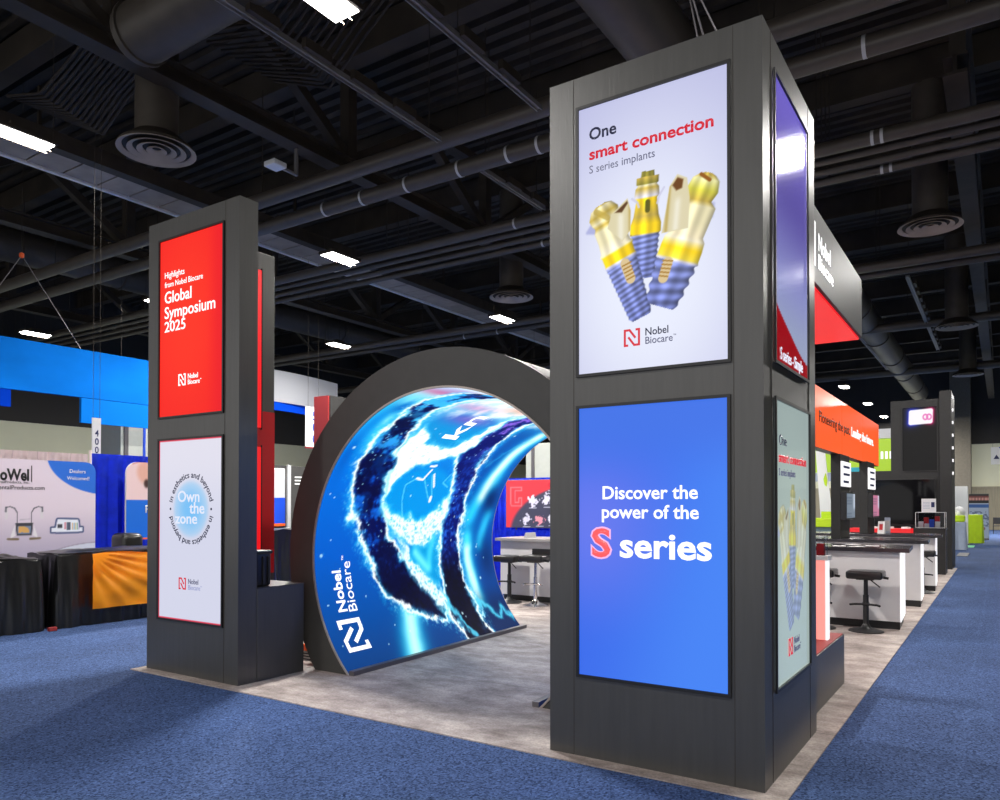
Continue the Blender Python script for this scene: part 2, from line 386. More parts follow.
MB().box(-22.0, -21.94, 12.84, 12.96, 0, 5.2).build('pilaster_strip', M['rail'], p)
MB().box(-22.0, -21.96, 13.45, 13.52, 0, 5.2).build('pilaster_strip', M['bluesign'], p)
p = pillar(-13.6, -12.4, 22.2, 23.2, 3.7, M['pillar'])
MB().box(-13.35, -13.25, 22.14, 22.2, 0, 3.7).build('pilaster_strip', M['rail'], p)
# ------------------------------------------------------------------ ceiling services
def truss(x, y0, y1, label, panel=6.0, ph=0.0):
    t = thing('roof_truss', label, 'truss', (x, y0, 8.5), 'roof trusses running down the hall', 'structure')
    m = MB().box(x-0.17, x+0.17, y0, y1, 8.45, 8.50); m.box(x-0.03, x+0.03, y0, y1, 8.5, 8.76); m.box(x-0.17, x+0.17, y0, y1, 8.74, 8.78)
    m.build('bottom_chord', M['steel'], t)
    MB().box(x-0.16, x+0.16, y0, y1, 10.35, 10.55).build('top_chord', M['steel'], t)
    y = y0+ph; up = True
    while y+panel <= y1:
        MB().bar((x, y, 8.7), (x, y, 10.4), 0.24, 0.24).build('web_post', M['steel'], t)
        MB().bar((x, y, 8.75), (x, y+panel/2, 10.4), 0.20, 0.20).build('web_diagonal', M['steel'], t)
        MB().bar((x, y+panel/2, 10.4), (x, y+panel, 8.75), 0.20, 0.20).build('web_diagonal', M['steel'], t)
        y += panel
    return t
truss(-11.3, -9.5, 58, 'black roof truss crossing above the red tower', 5.0, 0.9)
truss(-28.8, -9.5, 58, 'black roof truss farthest left', 5.0, 2.2)
truss(-20.2, -9.5, 58, 'black roof truss left of the catwalk', 5.0, 1.4)
truss(-0.6, 14, 58, 'black roof truss to the right of the big tower', 5.0, 1.0)
truss(6.5, -9.5, 58, 'black roof truss over the right aisle', 5.0, 1.0)
def hpipe(y, z, r, x0, x1, label, bands=(), m='pipe', group=None, name='ceiling_pipe', cat='pipe'):
    t = thing(name, label, cat, (x0, y, z), group)
    MB().cyl((x0, y, z), (x1, y, z), r, 20).build('pipe_run', M[m], t, smooth=40)
    for b in bands: MB().cyl((b, y, z), (b+0.05, y, z), r+0.006, 20).build('band', M['band'], t, smooth=40)
    for q in np.arange(x0+1.0, x1, 5.2):
        MB().cyl((q, y, z+r), (q, y, 10.5), 0.012, 6).build('hanger_rod', M['steel'], t)
    return t
hpipe(10.75, 8.12, 0.15, -35, 14, 'thick dark pipe crossing above the arch, upper of the near pair')
hpipe(11.62, 8.0, 0.15, -35, 14, 'thick dark pipe with pale tape bands, lower of the near pair', bands=(-12.2, -11.1, -9.9, -8.6, -7.5, -6.85, -1.6, 0.2))
for i, yy in enumerate((14.7, 15.15, 15.55, 15.95)):
    hpipe(yy, 8.05-0.03*i, (0.12, 0.07, 0.07, 0.08)[i], -35, 14, ['widest conduit of the bundle of four crossing the hall', 'thin conduit second from front in the bundle of four', 'thin conduit third from front in the bundle of four', 'rear conduit of the bundle of four crossing the hall'][i], bands=(-1.9, -1.75, 0.6, -9.3) if i in (0, 3) else (), group='bundle of four ceiling conduits')
hpipe(22.5, 8.0, 0.13, -35, 14, 'dark pipe crossing the hall behind the conduit bundle, front one')
hpipe(23.3, 8.0, 0.10, -35, 14, 'dark pipe crossing the hall behind the conduit bundle, rear one', bands=(-17, -15.5, -10.0))
hpipe(30.5, 8.0, 0.16, -35, 14, 'dark pipe crossing far down the hall')
hpipe(41, 8.0, 0.18, -35, 14, 'dark pipe crossing the hall near the far wall')
# corrugated duct down the hall, with flanges
def duct(axis, a, b, c0, z, r, label, rib=0.14):
    t = thing('ceiling_duct', label, 'duct', ((c0, a, z) if axis == 'y' else (a, c0, z)))
    n = int((b-a)/rib); prof = []
    m = MB(); rings = []
    for i in range(n*2+1):
        q = a+(b-a)*i/(n*2); rr = r*(1.0 if i % 2 else 0.985)
        rings.append([m.bm.verts.new((c0+rr*math.cos(2*PI*k/28), q, z+rr*math.sin(2*PI*k/28)) if axis == 'y' else (q, c0+rr*math.cos(2*PI*k/28), z+rr*math.sin(2*PI*k/28))) for k in range(28)])
    for A, B in zip(rings[:-1], rings[1:]):
        for k in range(28): m.bm.faces.new((A[k], A[(k+1) % 28], B[(k+1) % 28], B[k]))
    m.bm.faces.new(rings[0]); m.bm.faces.new(rings[-1][::-1])
    m.build('duct_tube', M['duct'], t, smooth=60)
    for q in np.arange(a+0.1, b, 5.0):
        p0, p1 = ((c0, q, z), (c0, q+0.06, z)) if axis == 'y' else ((q, c0, z), (q+0.06, c0, z))
        MB().cyl(p0, p1, r*1.07, 28).build('flange', M['duct'], t, smooth=40)
    return t
duct('y', 3.0, 52.0, -4.15, 8.35, 0.48, 'ribbed round duct running down the hall above the big tower')
duct('x', -10.6, -4.8, 6.35, 8.5, 0.42, 'ribbed round cross duct at the top left')
duct('y', -6.0, 50.0, -24.5, 9.3, 0.5, 'ribbed round duct above the blue hanging banner')
def diffuser(x, y, z, label):
    t = thing('air_diffuser', label, 'air vent', (x, y, z), 'round ceiling diffusers')
    MB().cyl((x, y, z+0.22), (x, y, 10.515), 0.34, 24).build('drop_duct', M['duct'], t, smooth=40)
    m = MB()
    for i, r in enumerate((0.62, 0.46, 0.31, 0.16)):
        m.lathe([(r, 0.0), (r-0.085, 0.035), (r-0.09, 0.05), (r-0.005, 0.015), (r, 0.0)], (x, y, z), 36)
    m.build('louvre_rings', M['cat'], t, smooth=40)
    MB().lathe([(0, 0.06), (0.58, 0.06), (0.60, 0.03), (0.60, 0.06), (0.36, 0.26), (0, 0.26)], (x, y, z), 36).build('cone_housing', M['steel'], t, smooth=40)
    return t
diffuser(-11.75, 7.4, 7.5, 'round black air diffuser left of the red tower top')
diffuser(-11.63, 18.2, 7.5, 'round black air diffuser above the arch')
diffuser(-1.26, 18.45, 7.5, 'nearest round air diffuser to the right of the big tower')
diffuser(-1.25, 29.3, 7.5, 'middle round air diffuser to the right of the big tower')
diffuser(-1.3, 40.4, 7.5, 'farthest round air diffuser to the right of the big tower')
# catwalk strip
t = thing('ceiling_catwalk', 'grey panelled catwalk strip hung under the roof', 'catwalk', (-16.5, -8, 8.8))
for i in range(85):
    yy = -8+0.75*i
    MB().box(-17.0, -16.0, yy+0.02, yy+0.73, 8.80, 8.83).build('deck_panel', M['cat'], t)
MB().box(-17.12, -17.02, -8, 56, 8.76, 8.88).build('edge_rail', M['catedge'], t)
MB().box(-15.98, -15.7, -8, 56, 8.72, 9.05).build('edge_beam', M['steel'], t)
for i in range(9): MB().box(-17.05, -16.98, -6+7*i, -5.94+7*i, 8.85, 10.5).build('hanger', M['steel'], t)
def track(x, y0, y1, label):
    t = thing('lighting_track', label, 'track', (x, y0, 8.0), 'lighting tracks running down the hall')
    m = MB().box(x-0.05, x+0.05, y0, y1, 8.0, 8.04); m.box(x-0.05, x-0.035, y0, y1, 7.96, 8.0); m.box(x+0.035, x+0.05, y0, y1, 7.96, 8.0)
    m.build('channel', M['track'], t)
    y = y0+0.8
    while y < y1-0.5:
        MB().box(x+0.06, x+0.14, y, y+0.5, 7.99, 8.13).build('ballast_box', M['steel'], t); y += 0.95
    for q in (y0+0.3, y1-0.3): MB().cyl((x, q, 8.04), (x, q, 10.5), 0.01, 6).build('hanger_rod', M['steel'], t)
track(-8.2, 4.6, 10.5, 'long grey lighting track above the gap between the towers')
track(-8.25, 11.8, 14.2, 'short grey lighting track beyond the pipes')
track(-6.2, 5.6, 10.55, 'grey lighting track nearest to the big tower')
track(-4.5, 24, 40, 'grey lighting track far off past the right of the big tower')
track(-2.2, 24, 36, 'grey lighting track above the orange banner')
# ceiling lights: one grid over the hall
LAMPS = []
def lamp(x, y, label, energy, z=7.5):
    t = thing('ceiling_light', label, 'light', (x, y, z), 'rectangular ceiling lights')
    m = MB().box(x-0.24, x+0.24, y-0.47, y+0.47, z+0.03, z+0.10, bev=0.01); m.box(x-0.12, x+0.12, y-0.2, y+0.2, z+0.10, z+0.2)
    m.build('housing', M['steel'], t)
    for k in (-1, 0, 1): MB().box(x+0.135*k-0.058, x+0.135*k+0.058, y-0.43, y+0.43, z+0.012, z+0.03).build('lens', M['ledwhite'], t)
    for k in (-1, 1): MB().box(x+0.068*k-0.010, x+0.068*k+0.010, y-0.44, y+0.44, z-0.05, z-0.03).build('louvre_bar', M['steel'], t)
    for q in (-0.5, 0.5): MB().cyl((x, y+q, z+0.1), (x, y+q, 10.5), 0.006, 6).build('hanger_wire', M['steel'], t)
    if energy > 0:
        L = bpy.data.lights.new('hall_lamp', 'AREA'); L.shape = 'RECTANGLE'; L.size = 0.40; L.size_y = 0.86; L.energy = energy
        L.color = (1.0, 0.965, 0.92)
        o = bpy.data.objects.new('hall_lamp', L); COL.objects.link(o); o.parent = t; o.location = (0, 0, -0.02)
    return t
E0 = 430
lamp(-13.2, 5.95, 'ceiling light at the left edge beside the round diffuser', E0*0.3)
lamp(-6.6, 6.2, 'ceiling light at the top edge, nearest to the camera', E0*1.9)
lamp(-13.25, 13.1, 'ceiling light under the catwalk, just right of the red tower', E0*4.3)
lamp(-13.25, 20.2, 'ceiling light above the arch, by a round diffuser', E0)
lamp(-20.5, 20.2, 'small ceiling light between the red tower and the arch', E0)
lamp(-27.9, 26.0, 'distant ceiling light left of the red tower', E0)
lamp(-20.5, 13.1, 'ceiling light half hidden by the red tower edge', E0)
lamp(-27.9, 13.1, 'ceiling light above the far left of the blue banner', E0)
lamp(-27.9, 20.2, 'ceiling light peeping under the blue banner', E0)
lamp(-20.5, 27.3, 'far ceiling light just left of the arch top', E0)
lamp(-13.25, 30.0, 'far ceiling light over the arch', E0)
lamp(-6.6, 41.2, 'nearest ceiling light above the orange banner', E0)
lamp(-6.55, 48.8, 'middle ceiling light above the orange banner', E0)
lamp(-6.6, 56.4, 'farthest ceiling light above the orange banner', E0*4)
lamp(-6.6, 13.3, 'ceiling light hidden behind the big tower, in front', E0*1.2)
lamp(-6.6, 20.4, 'ceiling light hidden behind the big tower, middle', E0)
lamp(-6.6, 27.4, 'ceiling light hidden behind the big tower, rear', E0)
lamp(0.75, 6.2, 'ceiling light over the right aisle, nearest', E0*0.55)
lamp(0.75, 13.3, 'ceiling light over the right aisle, second', E0*1.0)
lamp(0.75, 20.4, 'ceiling light over the right aisle, third', E0)
lamp(0.75, 34.0, 'ceiling light over the right aisle, fourth', E0)
lamp(0.75, 48.0, 'ceiling light over the right aisle, last', E0*6)
lamp(-6.6, -1.5, 'ceiling light behind the camera, left', E0*0.9)
lamp(0.75, -1.5, 'ceiling light behind the camera, right', E0*0.9)
# small things on the ceiling
t = thing('ceiling_bracket', 'small pale floodlight on an L bracket under the truss', 'bracket', (-11.3, 9.9, 8.45))
MB().box(-11.33, -11.27, 9.98, 10.03, 7.95, 8.45).build('arm', M['track'], t)
MB().box(-11.33, -11.27, 9.6, 10.03, 7.93, 7.97).build('arm', M['track'], t)
MB().box(-11.45, -11.15, 9.35, 9.65, 7.90, 8.0, bev=0.02).build('lamp_head', M['whitep'], t)
mb = MB()
for i in range(14):
    yy = 6.7+0.09*i
    mb.tube([(-15.4, yy, 9.2), (-14.6, yy+0.2, 9.1-0.02*i), (-13.6, yy+0.1, 9.2), (-12.5, yy, 9.4)], 0.028, 6)
tag(mb.build('cable_bundle', M['steel']), 'sagging bundle of black cables left of the round diffuser', 'cables', kind='stuff')
mb = MB()
for i in range(14):
    yy = 7.4+0.14*i
    mb.tube([(-11.0, yy, 9.3), (-9.9, yy+0.3, 9.25-0.02*i), (-8.8, yy+0.1, 9.5), (-7.9, yy, 9.9)], 0.026, 6)
tag(mb.build('cable_bundle', M['steel']), 'sagging bundle of black cables under the cross duct', 'cables', kind='stuff')
def bridle(name, label, top, apex, feet):
    t = thing(name, label, 'cable', apex)
    MB().cyl(top, apex, 0.006, 6).build('drop_wire', M['steel'], t)
    for f in feet: MB().cyl(apex, f, 0.009, 6).build('sling_wire', M['rail'], t)
    MB().lathe([(0, -0.07), (0.05, -0.04), (0.05, 0.04), (0, 0.07)], apex, 10).build('shackle', M['orange'], t)
    return t
bridle('rigging_wire', 'wire bridle with an orange shackle above the blue banner', (-18, 8.15, 11.0), (-18, 8.15, 7.1), [(-18, 7.1, 5.26), (-18, 9.45, 5.26)])
bridle('rigging_wire', 'wire bridle above the big tower', (-2.6, 7.2, 11.0), (-2.6, 7.2, 6.95), [(-2.0, 7.0, 3.93), (-1.4, 8.2, 3.93), (-2.0, 8.2, 3.93)])
# ------------------------------------------------------------------ tower screens
def implant_paint(img, X, Y, a, b, prof, threads=(), wob=0.0):
    """side view of a screw along a->b; prof: (t, radius, colour)"""
    ax, ay = a; bx, by = b; L = math.hypot(bx-ax, by-ay); dx, dy = (bx-ax)/L, (by-ay)/L
    T = ((X-ax)*dx+(Y-ay)*dy)/L; N = -(X-ax)*dy+(Y-ay)*dx
    ts = [p[0] for p in prof]
    R = np.interp(T, ts, [p[1] for p in prof], left=0, right=0)
    C = np.stack([np.interp(T, ts, [p[2][k] for p in prof]) for k in range(3)], -1)
    for (t0, t1, n, amp, slant) in threads:
        ph = (T-t0)/(t1-t0)*n+slant*N/np.maximum(R, 1e-3)*0.25
        w = ((T > t0) & (T < t1))
        R = np.where(w, R*(1+amp*np.cos(2*PI*ph)), R)
        sh = 0.88+0.20*np.cos(2*PI*(ph-0.15)); C = np.where(w[..., None], C*sh[..., None], C)
    q = N/np.maximum(R, 1e-4)
    band = 0.93+0.17*np.cos(q*2.2+0.5)+0.13*np.cos(q*8.0+1.0)
    C = np.clip(C*band[..., None]+12, 0, 255)
    a_ = sm(0.004, -0.004, np.abs(N)-R)*(R > 0.002)
    return over(img, C, a_)
def poster(X, Y, bg0=(186, 188, 226), bg1=(234, 238, 254)):
    g = sm(1.5, 0.2, np.hypot((X-0.48)*1.1, (Y-0.55)*0.75)*1.25)
    img = np.array(bg0, float)*(1-g[..., None])+np.array(bg1, float)*g[..., None]
    gold = (186, 160, 66); pale = (222, 212, 170); yel = (246, 206, 14); blu = (128, 140, 208); blud = (112, 124, 194); clear = (208, 206, 226); dk = (130, 122, 40)
    # centre
    img = implant_paint(img, X, Y, (0.470, 1.20), (0.437, 0.55), [(0, 0.040, dk), (0.05, 0.044, dk), (0.055, 0.072, gold), (0.12, 0.072, dk), (0.13, 0.060, pale), (0.16, 0.076, gold), (0.24, 0.082, clear), (0.26, 0.066, yel), (0.42, 0.082, gold), (0.50, 0.10, yel), (0.58, 0.10, yel), (0.60, 0.09, blu), (1.0, 0.075, blud)], [(0.58, 1.0, 8, 0.04, 1.0)])
    img = over(img, (96, 92, 22), sm(0.02, 0.012, seg_d(X, Y, (0.468, 1.01), (0.466, 0.96))))
    img = over(img, (206, 206, 230), sm(0.010, 0.004, path_d(X, Y, [(0.365, 1.05), (0.40, 1.02), (0.41, 0.99)]))*0.9)
    img = over(img, (206, 206, 230), sm(0.010, 0.004, path_d(X, Y, [(0.572, 1.075), (0.54, 1.03), (0.53, 0.99)]))*0.9)
    # left
    img = over(img, (176, 180, 224), sm(0.02, 0.0, poly_sdf(X, Y, [(0.06, 0.90), (0.16, 0.88), (0.20, 0.94), (0.10, 0.95)])))
    img = implant_paint(img, X, Y, (0.150, 1.06), (0.425, 0.31), [(0, 0.03, gold), (0.02, 0.075, pale), (0.08, 0.105, gold), (0.13, 0.098, pale), (0.165, 0.085, gold), (0.20, 0.10, pale), (0.30, 0.098, pale), (0.38, 0.105, (236, 226, 196)), (0.40, 0.118, (244, 236, 190)), (0.42, 0.108, yel), (0.49, 0.106, yel), (0.505, 0.112, clear), (0.53, 0.104, blu), (0.97, 0.076, blud), (1.0, 0.06, blud)], [(0.53, 1.0, 11, 0.03, 1.0)])
    lip = poly_sdf(X, Y, [(0.20, 0.90), (0.225, 0.98), (0.335, 1.062), (0.358, 0.98), (0.355, 0.86), (0.30, 0.80)])
    img = over(img, (222, 212, 174), sm(0.004, -0.004, lip)); img = over(img, (190, 164, 84), np.exp(-((X-.352)/.012)**2)*sm(0.0, -0.006, lip)*.8); img = over(img, (244, 240, 222), np.exp(-((X-.29)/.022)**2)*sm(0.0, -0.01, lip)*sm(1.0, .95, Y)*.8)
    img = over(img, (96, 62, 30), sm(0.0, -0.012, poly_sdf(X, Y, [(0.235, 0.985), (0.335, 1.055), (0.345, 1.03), (0.30, 0.975)])))
    img = over(img, gold, sm(0.022, 0.014, seg_d(X, Y, (0.12, 1.02), (0.20, 0.97)))*0.7)
    img = over(img, (222, 198, 150), sm(0.034, 0.028, seg_d(X, Y, (0.318, 0.66), (0.355, 0.56))))
    for k in range(5): img = over(img, (176, 132, 60), sm(0.007, 0.003, seg_d(X, Y, (0.30+0.008*k, 0.645-0.022*k), (0.355+0.006*k, 0.662-0.022*k))))
    # right
    img = over(img, (182, 186, 220), sm(0.02, 0.0, poly_sdf(X, Y, [(0.74, 0.86), (0.86, 0.84), (0.87, 0.91), (0.80, 0.92)])))
    img = implant_paint(img, X, Y, (0.845, 1.10), (0.545, 0.36), [(0, 0.02, gold), (0.015, 0.05, gold), (0.05, 0.085, (226, 222, 160)), (0.13, 0.10, (196, 190, 60)), (0.20, 0.08, gold), (0.24, 0.12, pale), (0.36, 0.115, pale), (0.46, 0.11, (238, 224, 186)), (0.49, 0.13, (242, 232, 200)), (0.56, 0.135, yel), (0.63, 0.135, (240, 214, 60)), (0.65, 0.14, clear), (0.67, 0.130, blu), (0.93, 0.108, blud), (1.0, 0.088, blud)], [(0.66, 1.0, 4, 0.06, 1.6)])
    lip = poly_sdf(X, Y, [(0.555, 0.80), (0.585, 0.95), (0.605, 1.07), (0.655, 1.135), (0.715, 1.10), (0.73, 0.98), (0.72, 0.80)])
    img = over(img, (222, 212, 176), sm(0.004, -0.004, lip)); img = over(img, (186, 160, 80), np.exp(-((X-.60-.1*(Y-1.0))/.012)**2)*sm(0.0, -0.006, lip)*.8); img = over(img, (244, 240, 222), np.exp(-((X-.66-.1*(Y-1.0))/.02)**2)*sm(0.0, -0.01, lip)*sm(1.02, .96, Y)*.8)
    img = over(img, (110, 66, 24), sm(0.0, -0.014, poly_sdf(X, Y, [(0.615, 1.075), (0.655, 1.125), (0.70, 1.10), (0.69, 1.04), (0.645, 1.03)])))
    img = over(img, (150, 90, 20), sm(0.014, 0.008, seg_d(X, Y, (0.80, 1.10), (0.85, 1.055))))
    img = over(img, (222, 198, 150), sm(0.034, 0.028, seg_d(X, Y, (0.595, 0.62), (0.565, 0.53))))
    for k in range(5): img = over(img, (176, 132, 60), sm(0.007, 0.003, seg_d(X, Y, (0.565-0.006*k, 0.635-0.022*k), (0.625-0.008*k, 0.622-0.022*k))))
    return img
def logo_pair(parent, f, x, y, h, m_mark, m1, m2, k=1.0):
    emblem(parent, f, x, y, h*1.02, h, m_mark)
    text(parent, 'Nobel', f, x+h*1.36, y+h*0.52, h*0.44, h*1.40*k, m1, bold=0.012)
    text(parent, 'Biocare', f, x+h*1.36, y+h*0.02, h*0.42, h*1.66*k, m2, bold=0.006)
    text(parent, '\u2122', f, x+h*(1.40+1.66*k), y+h*0.26, h*0.14, h*0.16, m2, name='trade_mark')
def screen_frame(parent, f, w, h, b=0.018, d=0.012):
    m = MB()
    for (a0, a1, b0, b1) in ((-b, 0, -b, h+b), (w, w+b, -b, h+b), (0, w, -b, 0), (0, w, h, h+b)):
        m.prism([(a0, b0), (a1, b0), (a1, b1), (a0, b1)], f, 0.0, d)
    m.build('screen_frame', M['black'], parent)
def screen(parent, f, w, h, img_fn, m, nx=120, ny=210, label=None):
    screen_frame(parent, f, w, h)
    X, Y = canvas(w, h, nx, ny)
    return grid_mesh('screen', lambda u, v: f(u, v, -0.002), X, Y, img_fn(X, Y), m, parent, label)
# ---- big tower
TA = thing('display_tower', 'big charcoal display tower in the right foreground with a blue screen', 'tower', (-1.79, 5.04, 0))
mb = MB().prism([(-2.476, 4.345), (-1.110, 4.345), (-1.110, 5.740), (-2.20, 5.740), (-2.20, 5.16), (-2.476, 5.16)], lambda u, v, w: (u, v, w), 0, 4.35)
mb.build('tower_body', M['lam'], TA)
mb = MB()
for xs in (-2.30, -1.275): mb.box(xs-0.001, xs+0.001, 4.3425, 4.346, 0.012, 4.345)
for ys in (4.52, 5.53): mb.box(-1.112, -1.1078, ys-0.001, ys+0.001, 0.012, 4.345)
mb.build('panel_seams', M['steel'], TA)
XA, YF = -2.26, 4.345
f = flat((XA, YF, 2.435), (1, 0, 0), (0, 0, 1))
sc = screen(TA, f, 0.955, 1.70, poster, M['lcd'], 190, 338, 'lit upper screen with three golden and blue implants')
text(sc, 'One', f, 0.075, 1.487, 0.074, 0.187, M['t_navy'], bold=0.028)
text(sc, 'smart connection', f, 0.075, 1.362, 0.070, 0.80, M['t_red'], bold=0.035)
text(sc, 'S series implants', f, 0.075, 1.274, 0.050, 0.44, M['t_grey'])
logo_pair(sc, f, 0.311, 0.143, 0.104, M['t_red'], M['t_navy'], M['t_grey'])
f = flat((XA, YF, 0.527), (1, 0, 0), (0, 0, 1))
def blue_img(X, Y):
    img = full(X, (58, 108, 236))
    img = over(img, (70, 132, 246), sm(0.3, 1.2, X+0.4*(1.7-Y)/1.7))
    img = over(img, (112, 124, 240), sm(0.75, 0.0, np.hypot(X-0.1, (Y-0.95)*0.9))*0.8)
    img = over(img, (66, 116, 232), sm(1.15, 1.6, Y)*0.9)
    return img
sc = screen(TA, f, 0.95, 1.69, blue_img, M['lcd'], 60, 100, 'lit blue lower screen with white lettering')
text(sc, 'Discover the', f, 0.165, 1.113, 0.080, 0.61, M['t_white'], bold=0.022)
text(sc, 'power of the', f, 0.160, 0.995, 0.080, 0.62, M['t_white'], bold=0.022)
text(sc, 'S', f, 0.080, 0.752, 0.178, 0.150, M['t_pink'], bold=0.075)
text(sc, 'S', flat((XA, YF-0.002, 0.527), (1, 0, 0), (0, 0, 1)), 0.092, 0.755, 0.172, 0.126, M['t_coral'], bold=0.03, label='coral letter S with a pink glowing outline')
text(sc, 'series', f, 0.282, 0.757, 0.150, 0.575, M['t_white'], bold=0.035)
# right-hand face
f = flat((-1.11, 4.585, 2.45), (0, 1, 0), (0, 0, 1))
def purple_img(X, Y):
    img = full(X, (92, 82, 160))
    img = over(img, (112, 98, 196), sm(1.0, 1.7, Y)); img = over(img, (136, 140, 196), sm(1.1, 0.45, Y))
    img = over(img, (150, 160, 190), sm(0.6, 0.15, Y))
    edge = 0.185+0.09*np.cos((X-0.05)*3.4)+0.11*np.exp(-X/0.14)
    img = over(img, (150, 8, 22), sm(0.004, -0.004, Y-edge))
    return img
sc = screen(TA, f, 0.89, 1.69, purple_img, M['lcdside'], 60, 160, 'side screen fading to lilac above a red band')
text(sc, 'S series - Simple', f, 0.135, 0.028, 0.075, 0.60, M['t_pale'])
f = flat((-1.11, 4.585, 0.53), (0, 1, 0), (0, 0, 1))
def poster_side(X, Y):
    img = poster(X*0.955/0.915, Y, (150, 164, 166), (176, 196, 190))
    return img*0.46+np.array([152, 168, 164])*0.54  # washed-out greenish reflection mixed into the picture colours
sc = screen(TA, f, 0.915, 1.69, poster_side, M['lcdside'], 110, 200, 'side screen repeating the implants picture under a painted pale greenish reflection')
text(sc, 'One', f, 0.085, 1.432, 0.062, 0.19, M['t_navy'], bold=0.008)
text(sc, 'smart connection', f, 0.082, 1.330, 0.060, 0.74, M['t_red'], bold=0.03)
text(sc, 'S series implants', f, 0.082, 1.248, 0.045, 0.42, M['t_grey'])
logo_pair(sc, f, 0.311, 0.143, 0.104, M['t_red'], M['t_grey'], M['t_grey'])
# ---- left tower: front slab and a panel running back
TB = thing('display_tower', 'charcoal display tower on the left with a red screen over a white one', 'tower', (-6.3, 4.9, 0))
MB().box(-7.018, -5.634, 4.345, 4.545, 0, 4.35).build('front_slab', M['lam'], TB)
MB().box(-6.87, -6.72, 4.545, 5.65, 0, 4.35, bev=0.004, seg=1).build('side_slab', M['lam'], TB)
MB().box(-6.72, -6.712, 5.40, 5.648, 0.86, 2.62).build('red_glow_panel', M['redgloss'], TB)  # stands in for red glow reflected on the slab margin, as red colour
MB().box(-5.83, -5.8285, 4.3425, 4.3465, 0.012, 4.345).build('panel_seams', M['steel'], TB)
f = flat((-6.822, YF, 2.45), (1, 0, 0), (0, 0, 1))
def red_img(X, Y):
    img = full(X, (246, 30, 26)); img = over(img, (255, 50, 30), sm(0.9, 0.1, np.hypot(X-0.4, (Y-0.9)*0.6)))
    return over(img, (236, 14, 34), sm(0.7, 0.95, X)*0.7)
sc = screen(TB, f, 0.965, 1.70, red_img, M['lcd'], 50, 90, 'lit red upper screen with white lettering')
text(sc, 'Highlights', f, 0.078, 1.335, 0.058, 0.31, M['t_white'])
text(sc, 'from Nobel Biocare', f, 0.078, 1.245, 0.054, 0.59, M['t_white'])
text(sc, 'Global', f, 0.078, 1.092, 0.112, 0.42, M['t_white'], bold=0.012)
text(sc, 'Symposium', f, 0.078, 0.945, 0.112, 0.775, M['t_white'], bold=0.012)
text(sc, '2025', f, 0.078, 0.815, 0.100, 0.33, M['t_white'], bold=0.012)
logo_pair(sc, f, 0.304, 0.281, 0.108, M['t_white'], M['t_white'], M['t_white'])
f = flat((-6.822, YF, 0.52), (1, 0, 0), (0, 0, 1))
def own_img(X, Y):
    img = full(X, (212, 214, 234)); img = over(img, (226, 224, 238), sm(0.8, 1.6, Y))
    d = np.hypot(X-0.50, Y-1.045)
    img = over(img, (86, 176, 246), sm(0.30, 0.05, d)*0.95)
    img = over(img, (150, 206, 246), sm(0.285, 0.22, d)*0.5)
    m_ = np.minimum(np.minimum(X, 0.965-X), np.minimum(Y, 1.70-Y))
    return over(img, (220, 30, 60), sm(0.012, 0.006, m_))
sc = screen(TB, f, 0.965, 1.70, own_img, M['lcd'], 120, 210, 'lit white lower screen with a blue glowing disc')
text(sc, 'Own', f, 0.305, 1.112, 0.105, 0.33, M['t_pale'], bold=0.02)
text(sc, 'the', f, 0.485, 1.004, 0.105, 0.225, M['t_pale'], bold=0.02)
text(sc, 'zone', f, 0.262, 0.908, 0.100, 0.34, M['t_pale'], bold=0.02)
def ringmap(f, cx, cy, R, a0):
    return lambda x, y, z=0.0: f(cx+(R+y)*math.cos(a0-x/R), cy+(R+y)*math.sin(a0-x/R), z)
rt = 0.292
for a0, s in ((math.radians(172), 'in esthetics and beyond'), (math.radians(-8), 'in esthetics and beyond')):
    text(sc, s, ringmap(f, 0.505, 1.045, rt, a0), 0.02, 0, 0.056, PI*rt*0.86, M['t_navy'], bold=0.012)
for a0 in (math.radians(180), 0.0):
    MB().prism([(0.505+rt*1.06*math.cos(a0)+0.012*math.cos(k), 1.045+0.012*math.sin(k)) for k in np.linspace(0, 2*PI, 12)[:-1]], f, 0.004, 0.006).build('dot', M['t_navy'], sc)
logo_pair(sc, f, 0.326, 0.291, 0.108, M['t_red'], M['t_grey'], M['t_lilac'])
for z0, z1 in ((2.44, 4.15), (0.86, 2.23)):
    MB().box(-6.72, -6.705, 4.60, 5.46, z0, z1).build('side_screen', M['redlit'], TB, 'red lit side screen')
# low wall joining the tower to the arch
for z0, z1 in ((2.42, 4.17), (0.855, 2.25)):
    m = MB(); m.box(-6.72, -6.70, 5.46, 5.472, z0, z1); m.build('side_screen_frame', M['black'], TB)
t = thing('low_wall', 'waist-high charcoal wall between the left tower and the arch', 'wall', (-6.05, 4.85, 0))
MB().box(-6.56, -5.63, 4.55, 5.10, 0, 0.848, bev=0.004, seg=1).build('wall_body', M['lam'], t)
MB().box(-6.56, -5.626, 4.55, 5.104, 0.848, 0.853).build('cap', M['lam'], t)
# bag on it
t = thing('bag', 'black box-shaped bag standing on the low wall beside the left tower', 'bag', (-5.9, 4.65, 0.853))
m = MB(); m.box(-6.12, -5.68, 4.565, 4.755, 0.853, 1.17, bev=0.03, seg=3)
m.build('bag_body', M['pillow'], t, smooth=40)
m = MB().box(-5.69, -5.664, 4.64, 4.665, 0.87, 1.13, bev=0.006); m.box(-5.69, -5.664, 4.70, 4.72, 0.87, 1.13, bev=0.006); m.build('strap', M['black'], t)
MB().box(-6.13, -5.67, 4.56, 4.76, 1.15, 1.185, bev=0.012).build('lid', M['black'], t)
